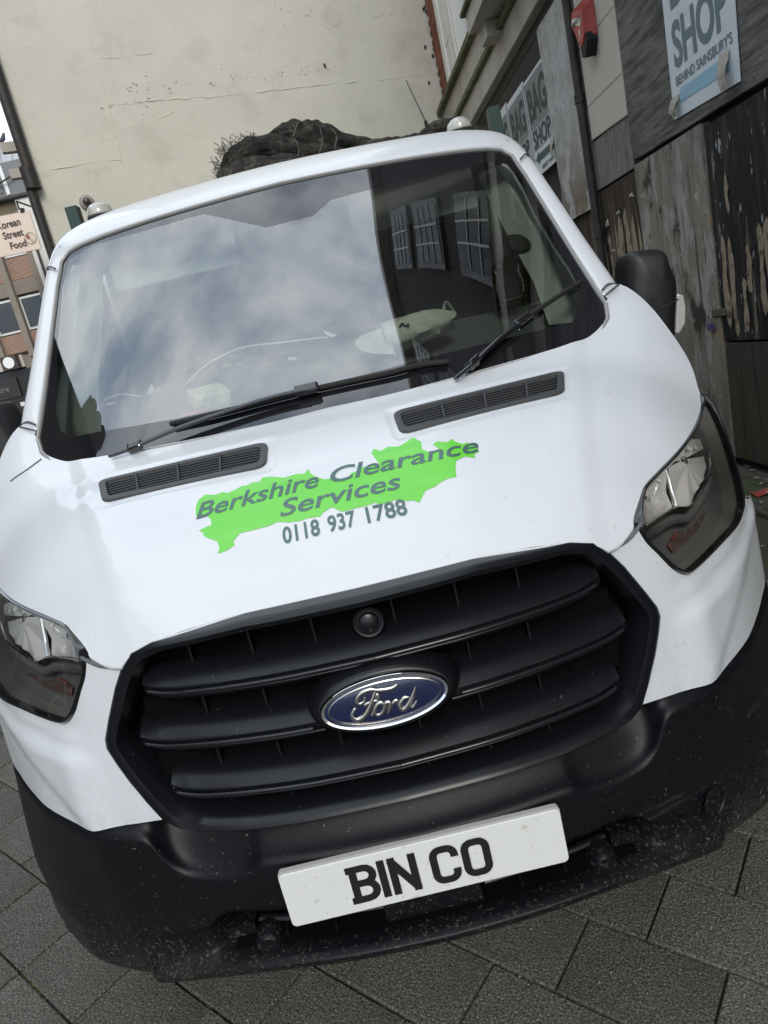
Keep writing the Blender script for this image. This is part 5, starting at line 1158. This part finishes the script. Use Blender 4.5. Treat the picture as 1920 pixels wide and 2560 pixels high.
# ---- wipers ----
def wl(P, off): return [(x, screen(x, z)-off, z) for x, z in P]
WB1 = [(-0.4091, 1.3466), (-0.2661, 1.3468), (-0.0403, 1.3503), (0.1606, 1.3462), (0.2467, 1.3469), (0.3286, 1.3383)]
WA1 = [(-0.579, 1.3043), (-0.5066, 1.3126), (-0.3889, 1.3328), (-0.2674, 1.3451), (-0.1355, 1.3544), (-0.0418, 1.3536)]
WL1 = [(-0.3391, 1.281), (-0.2081, 1.3018), (-0.0756, 1.3334)]
WB2 = [(0.3605, 1.3146), (0.4592, 1.3523), (0.5631, 1.3943), (0.6771, 1.4314), (0.7821, 1.4604)]
WA2 = [(0.3289, 1.2966), (0.3912, 1.3228), (0.4754, 1.3636), (0.5616, 1.3935)]
for nm, wb, wa_ in (('a', WB1, WA1), ('b', WB2, WA2)):
    wi = pt('wiper', tube(catmull(wl(wa_, .040), 5), 
        .0085, 8, flat=.7), gloss_blk)
    pt('wiper_blade', tube(catmull(wl(wb, .020), 5), .0068, 8, flat=1.0), matt_blk, wi)
    pt('blade_rubber', tube(catmull(wl(wb, .008), 5), .004, 6), rubber, wi)
    mid = wl([wa_[-1]], .030)[0]; dd = (Vector(wl([wb[3]], 0)[0])-Vector(wl([wb[1]], 0)[0])).normalized()
    k = pt('blade_clip', obox(mid, dd, dd.cross(Vector((0, -.66, .75))).normalized(), Vector((0, -.75, .66)), .032, .013, .013), gloss_blk, wi, smooth=False); bev(k, .006)
    kn = wl([wa_[1]], .035)[0]
    k = pt('arm_knuckle', obox(kn, (Vector(wl([wa_[2]], 0)[0])-Vector(wl([wa_[0]], 0)[0])).normalized(), (0, .66, .75), (0, -.75, .66), .020, .013, .012), gloss_blk, wi, smooth=False); bev(k, .006)

# ---- door mirrors, roof lamps, aerial, body posts ----
MO = [(0.9948, 1.5055), (1.0227, 1.5147), (1.0825, 1.5062), (1.1034, 1.4909), (1.1123, 1.4495), (1.1259, 1.4042), (1.1227, 1.3561), (1.1101, 1.2847), (1.0988, 1.2244), (1.0769, 1.2066), (1.0478, 1.2361), (1.0051, 1.3086), (0.9673, 1.3543), (0.9789, 1.4371)]
cxm = sum(p[0] for p in MO)/len(MO); czm = sum(p[1] for p in MO)/len(MO)
MO = [tuple(v[:2]) for v in catmull([(x, z, 0) for x, z in MO], 3, True)]
def mlayer(s, y): return [(cxm+(x-cxm)*s, y, czm+(z-czm)*s) for x, z in MO]
mbody = loft([mlayer(.10, 1.035), mlayer(.45, 1.037), mlayer(.80, 1.045), mlayer(.93, 1.058), mlayer(1.0, 1.08), mlayer(1.0, 1.17), mlayer(.94, 1.19)], True, True)
IO = [(1.1295, 1.3624), (1.1507, 1.3539), (1.1537, 1.3134), (1.1453, 1.265), (1.1236, 1.2383), (1.1108, 1.2412)]
mind = prism(IO, lambda x, z: (x, 1.075, z), lambda x, z: (x-.004, 1.15, z))
for mmf in ((lambda p: p), mir):
    mo = pt('door_mirror', mmf(mbody), mat('mirror_black', (.013, .013, .014), .45, bump=[(500, .15, (1, 1, 1))]))
    k = pt('mirror_indicator', mmf(mind), frost, mo, smooth=False); bev(k, .006)
    pt('mirror_arm', mmf(box(.93, 1.04, 1.09, 1.15, 1.235, 1.29)), matt_blk, mo, smooth=False)
    pt('mirror_split', mmf(tube([(cxm-.075, 1.040, 1.318), (cxm, 1.034, 1.330), (cxm+.055, 1.045, 1.345)], .0025, 6)), matt_blk, mo)
for sx in (1, -1):
    b = pt('roof_lamp', lathe([(.050, -.03), (.050, .006), (.046, .010)], (sx*.668, 1.60, 2.078), (0, -.05, 1), 28), matt_blk)
    pt('lamp_lens', lathe([(.046, .006), (.046, .016), (.041, .034), (.030, .046), (.012, .053), (0, .054)], (sx*.668, 1.60, 2.078), (0, -.05, 1), 28), beacon_m, b)
    for k in range(4): pt('lens_rib', lathe([(.0465-.0025*k, .012+.007*k), (.0475-.0025*k, .014+.007*k), (.0465-.0025*k, .016+.007*k)], (sx*.668, 1.60, 2.078), (0, -.05, 1), 28, False), beacon_m, b)
    post = pt('body_post', box(min(sx*1.055, sx*1.115), max(sx*1.055, sx*1.115), 2.6, 2.66, .9, 2.415), mat('dark_green_steel', (.012, .045, .036), .45), smooth=False); bev(post, .004)
av = [(0.584, 1.72, 2.1233), (0.574, 1.72, 2.1785), (0.5322, 1.72, 2.3257)]
ae = pt('aerial', tube([av[0], av[1]], [.012, .006], 8), matt_blk)
pt('aerial_whip', tube([av[1], av[2]], [.0035, .002], 6), steel, ae)
pt('aerial_foot', lathe([(.028, -.02), (.022, .006), (.008, .016)], av[0], (0, 0, 1), 16), matt_blk, ae)
# tipper body behind the cab
bd = mat('body_grey_green', (.03, .06, .05), .6)
pt('load_bed', joinm(box(-1.1, 1.1, 2.55, 5.6, .85, .95), box(-1.1, -1.06, 2.66, 5.6, .95, 1.6), box(1.06, 1.1, 2.66, 5.6, .95, 1.6), box(-1.05, 1.05, 2.6, 2.66, .95, 2.05), box(-1.1, 1.1, 5.56, 5.6, .95, 1.6)), bd, smooth=False)
pt('headboard_rack', joinm(box(-.9, .9, 2.36, 2.72, 2.22, 2.27), box(-.9, .9, 2.61, 2.65, 1.9, 2.219)), bd, smooth=False)
pt('chassis', box(-.4, .4, 2.2, 5.4, .5, .8), matt_blk, smooth=False)
for sx in (1, -1): pt('rear_wheel', lathe([(.05, -.11), (.30, -.115), (.347, -.06), (.347, .06), (.30, .115), (.05, .11)], (sx*.88, 4.4, .347), (1, 0, 0), 32), rubber)

# ================================================================ LOOSE THINGS
netm = mat('black_netting', (.022, .020, .017), .9, layers=[((.13, .115, .095), 22, .54, .62, .8, (1, 3, 1)), ((.075, .066, .055), 90, .5, .58, .85, (5, 1, 1)), ((.009, .008, .007), 9, .5, .62, .8)], bump=[(70, 1.0, (1, 2, 2)), (260, .8, (1, 1, 1))])
net = new_empty('netting_bundle', (.3, 2.55, 2.2), 'heap of black load netting bundled on top of the van behind the cab', 'netting')
rn = random.Random(21)
from mathutils import noise as mnoise
def roll(P, r, seed, fold=8):
    P = [Vector(v)-Vector((0, 0, .022)) for v in catmull(P, 14)]; rows = []; n = 52; ph = [rn.uniform(0, 6.3) for _ in range(4)]
    for i, p in enumerate(P):
        t = i/(len(P)-1); rr = r*(.55+.45*math.sin(math.pi*min(1, max(0, .08+t*.86)))**.6) if not isinstance(r, list) else lerp1(t, [k/(len(r)-1) for k in range(len(r))], r)
        d = (P[min(i+1, len(P)-1)]-P[max(i-1, 0)]).normalized(); s = d.cross(Vector((0, 0, 1))).normalized(); u = s.cross(d)
        row = []
        for k in range(n):
            a = 2*math.pi*k/n
            q = rr*(1+.12*math.sin(2*a+ph[1]+t*3)+.06*abs(math.sin(4.5*a+ph[0]+t*1.6))+.03*math.sin(13*a+t*2.5+ph[2])+.34*mnoise.noise((p+s*math.cos(a)*rr+u*math.sin(a)*rr)*11)+.20*mnoise.noise((p+s*math.cos(a)*rr+u*math.sin(a)*rr)*27+Vector((3, 1, 7)))-.16*abs(mnoise.noise((p+s*math.cos(a)*rr+u*math.sin(a)*rr)*17)))
            row.append(p+s*q*math.cos(a)+u*q*math.sin(a)*.9)
        rows.append(row)
    return loft(rows, True, True)
NP = lambda *L: L
rolls = [([(-0.2818, 2.45, 2.3722), (-0.1888, 2.45, 2.4234), (-0.0666, 2.45, 2.4414), (0.113, 2.45, 2.3819), (0.294, 2.45, 2.3201), (0.4234, 2.45, 2.2835)], [0.037, 0.063, 0.056, 0.056, 0.044, 0.022]), ([(-0.0855, 2.62, 2.5214), (0.0158, 2.62, 2.5183), (0.1222, 2.62, 2.4957), (0.2615, 2.62, 2.4384), (0.3976, 2.62, 2.4058), (0.592, 2.62, 2.3532)], [0.015, 0.056, 0.085, 0.070, 0.044, 0.022]),
         ([(-0.3115, 2.38, 2.326), (-0.2204, 2.38, 2.3414), (-0.1046, 2.38, 2.3428), (0.0272, 2.38, 2.332), (0.1733, 2.38, 2.3007)], [0.037, 0.063, 0.059, 0.044, 0.030]), ([(0.3816, 2.5, 2.3512), (0.4978, 2.5, 2.3354), (0.6154, 2.5, 2.3248), (0.6946, 2.5, 2.3206)], [.045, .048, .046, .045]),
         ([(0.6563, 2.5, 2.3287), (0.7307, 2.5, 2.3489), (0.8215, 2.5, 2.3529), (0.8982, 2.5, 2.3367), (0.99, 2.5, 2.2939)], [0.015, 0.048, 0.059, 0.052, 0.026]), ([(-0.1662, 2.35, 2.3136), (0.021, 2.35, 2.2994), (0.2836, 2.35, 2.2778), (0.5125, 2.35, 2.2723), (0.7399, 2.35, 2.2585)], [0.044, 0.052, 0.052, 0.044, 0.030])]
for P, r in rolls: mk('net_roll', *roll(P, r, 0), netm, net)
cordm = mat('net_cord', (.11, .10, .085), .9)
for P in ([(0.1129, 2.36, 2.4698), (0.0805, 2.36, 2.4188), (0.0903, 2.36, 2.3617), (0.0637, 2.36, 2.3189)], [(0.204, 2.33, 2.4142), (0.2033, 2.33, 2.3669), (0.1745, 2.33, 2.3131)], [(0.2548, 2.3, 2.3893), (0.2702, 2.3, 2.3608), (0.2467, 2.3, 2.3116)], [(0.4703, 2.3, 2.3098), (0.4693, 2.3, 2.2812), (0.4482, 2.3, 2.255)]):
    mk('net_cord', *tube(catmull(P, 5), .003, 6), cordm, net)
parts = []
for k in range(80):
    u = rn.uniform(0, 1); px = [(-0.3123, 2.4, 2.3362), (-0.301, 2.4, 2.4076), (-0.2458, 2.4, 2.4654), (-0.1484, 2.4, 2.4706), (-0.0729, 2.4, 2.4666)]
    a = Vector(px[min(3, int(u*4))]).lerp(Vector(px[min(3, int(u*4))+1]), u*4 % 1)
    d = Vector((rn.uniform(-.028, .012), rn.uniform(-.03, .03), rn.uniform(-.022, .022)))
    parts.append(tube(catmull([a+Vector((.03, 0, -.03)), a+d*.5+Vector((0, 0, rn.uniform(-.02, .02))), a+d, a+d*.7+Vector((rn.uniform(-.03, .03), 0, rn.uniform(-.04, .03)))], 4), rn.uniform(.0006, .0012), 4, cap=False))
mk('loose_strands', *joinm(*parts), netm, net)['kind'] = 'stuff'

# cap on the dashboard
capm = mat('khaki_cotton', (.66, .665, .58), .9, layers=[((.46, .465, .39), 30, .5, .7, .5)], bump=[(300, .3, (1, 1, 1)), (24, .5, (1, 3, 1))])
cy_ = .98; cd = lambda x, y, z: (x, y, z)
cap = new_empty('baseball_cap', (.27, 1.0, 1.39), 'crumpled khaki baseball cap lying on the dashboard', 'cap')
rows = []
for i in range(15):
    t = i/14; x = .20+.205*t; r0 = .064*(math.sin(math.pi*min(1, .28+t*.62))**.5)
    row = []
    for k in range(24):
        a = 2*math.pi*k/24; w_ = 1+.06*math.sin(5*a+t*9)+.07*t*math.sin(9*a+4*t)+.03*math.sin(14*a+t*20)
        row.append((x+.012*math.sin(3*a+t*6)*t, .995+r0*1.15*w_*math.cos(a), 1.433+r0*.74*w_*math.sin(a)+.012*t))
    rows.append(row)
mk('crown', *loft(rows, True, True), capm, cap)
vis = [[(.215-.105*math.cos(R(a))*s, .985+.085*math.sin(R(a))*(1-.15*s), 1.405+.52*(.085*math.sin(R(a))*(1-.15*s)+.04)+.012*math.cos(R(a*1.2))) for a in range(-85, 86, 10)] for s in (0, .25, .5, .75, .95, 1)]
solid(mk('peak', *loft(vis), capm, cap), .004)
mk('strap', *tube(catmull([(.385, .985, 1.46), (.395, .97, 1.495), (.41, .975, 1.475), (.418, .98, 1.45), (.40, .985, 1.44)], 5), .006, 6, flat=.4), capm, cap)
mk('embroidery', *tube(catmull([(.245, .925, 1.455), (.255, .927, 1.462), (.262, .925, 1.452), (.272, .928, 1.458), (.268, .926, 1.444)], 4), .003, 6), mat('embroidery_thread', (.06, .08, .10), .8), cap)
# sponge block
spm = mat('stone_block_pale', (.74, .74, .60), .95, layers=[((.52, .52, .40), 45, .5, .65, .7)], bump=[(60, .8, (1, 1, 1))])
sc_ = Vector((-.345, .965, 1.385))
V, F = box(-.055, .055, -.045, .045, -.026, .026); M3 = Matrix.Rotation(.5, 3, 'Z') @ Matrix.Rotation(.35, 3, 'X')
blk = mk('sponge_block', [sc_+M3 @ Vector(v) for v in V], F, spm, smooth=True, loc=sc_); bev(blk, .010, 3); sub(blk, 1)
tag(blk, 'pale greenish sponge block on the dashboard at the driver side', 'sponge')
mk('lower_layer', [sc_+M3 @ (Vector((v[0]*.96, v[1]*.96, v[2]*.5))+Vector((0.004, -.002, -.036))) for v in V], F, mat('sponge_under', (.40, .38, .30), .95, bump=[(60, .6, (1, 1, 1))]), blk, smooth=False)
# cable, papers, pen
cab = [(-0.4153, 1.03, 1.4359), (-0.362, 1.03, 1.4685), (-0.2998, 1.03, 1.4904), (-0.2158, 1.03, 1.5034), (-0.1198, 1.03, 1.4933), (0.0005, 1.03, 1.4801), (0.0391, 1.03, 1.476)]
tag(mk('white_cable', *tube(catmull(cab, 6), .0028, 6), mat('cable_white', (.72, .72, .70), .5)), 'thin white cable looping across the dashboard from the sponge block', 'cable')
cab2 = [(-0.6531, 1.0, 1.4471), (-0.6233, 1.0, 1.4522), (-0.5934, 1.0, 1.45), (-0.5455, 1.0, 1.4316)]
tag(mk('white_cable', *tube(catmull(cab2, 6), .0028, 6), bpy.data.materials['cable_white']), 'short white cable end on the dashboard at its left corner', 'cable')
paper = mat('note_paper', (.72, .72, .70), .7)
def note(name, pts, lab, cat, mt=paper):
    o = mk(name, pts, [tuple(range(len(pts)))], mt, smooth=False); solid(o, .0012); return tag(o, lab, cat)
note('folded_note', [(0.0275, 1.02, 1.4974), (0.0649, 1.02, 1.4746), (0.0481, 1.02, 1.4713), (0.0299, 1.02, 1.4874)], 'small printed slip of paper beside the cap peak', 'paper slip')
note('folded_note', [(-0.0963, 0.98, 1.4355), (-0.087, 0.98, 1.4475), (-0.0819, 0.98, 1.4393), (-0.0733, 0.98, 1.4443), (-0.0679, 0.98, 1.4325)], 'tiny crumpled white paper in the middle of the dashboard', 'paper scrap')
note('card_packet', [(-0.5271, 1.0, 1.4357), (-0.506, 1.0, 1.4633), (-0.503, 1.0, 1.4421), (-0.5088, 1.0, 1.4314)], 'folded pale card standing at the left of the dashboard', 'card')
note('ticket', [(-0.504, 1.0, 1.4388), (-0.4858, 1.0, 1.4502), (-0.4821, 1.0, 1.4385), (-0.4858, 1.0, 1.4345)], 'small printed ticket stub beside the folded pale card', 'ticket', mat('ticket_yellow', (.50, .50, .36), .7))
note('orange_pass', [(-0.4105, 0.85, 1.3599), (-0.3379, 0.85, 1.361), (-0.3366, 0.85, 1.3539), (-0.4103, 0.85, 1.353)], 'orange and pink strip lying above the left wiper blade', 'strip', mat('strip_orange', (.75, .28, .16), .6, layers=[((.70, .20, .30), 9, .45, .6, .9)]))
# phone holder stuck to the glass
ph = new_empty('phone_holder', (.64, 1.06, 1.60), 'black phone holder on a suction cup inside the windscreen', 'phone holder')
sxy = Vector((.655, screen(.655, 1.612)+.004, 1.612)); sn = Vector((.28, -.72, .62)).normalized()
mk('suction_cup', *lathe([(0, .0), (.040, .0), (.040, -.004), (.032, -.014), (.016, -.022), (.012, -.05), (0, -.05)], sxy, sn, 28), mat('holder_black', (.02, .02, .02), .35), ph)
mk('cup_ring', *lathe([(.024, .0005), (.026, .0012), (.028, .0005)], sxy, sn, 28), interior, ph)
mk('stem', *tube([sxy-sn*.045, (.64, 1.14, 1.59), (.625, 1.14, 1.56)], .010, 8), matt_blk, ph)
cr = mk('cradle', *box(.585, .655, 1.10, 1.125, 1.445, 1.575), mat('holder_shell', (.02, .02, .02), .3), ph, smooth=False); bev(cr, .012, 3)
for xx in (.585, .655): mk('chrome_arm', *tube(catmull([(xx, 1.095, 1.56), (xx, 1.09, 1.53), (xx+(.006 if xx > .6 else -.006), 1.09, 1.50), (xx, 1.095, 1.47)], 4), .004, 6), chrome, ph)
mk('chrome_foot', *tube([(.592, 1.09, 1.462), (.655, 1.09, 1.466)], .004, 6), chrome, ph)
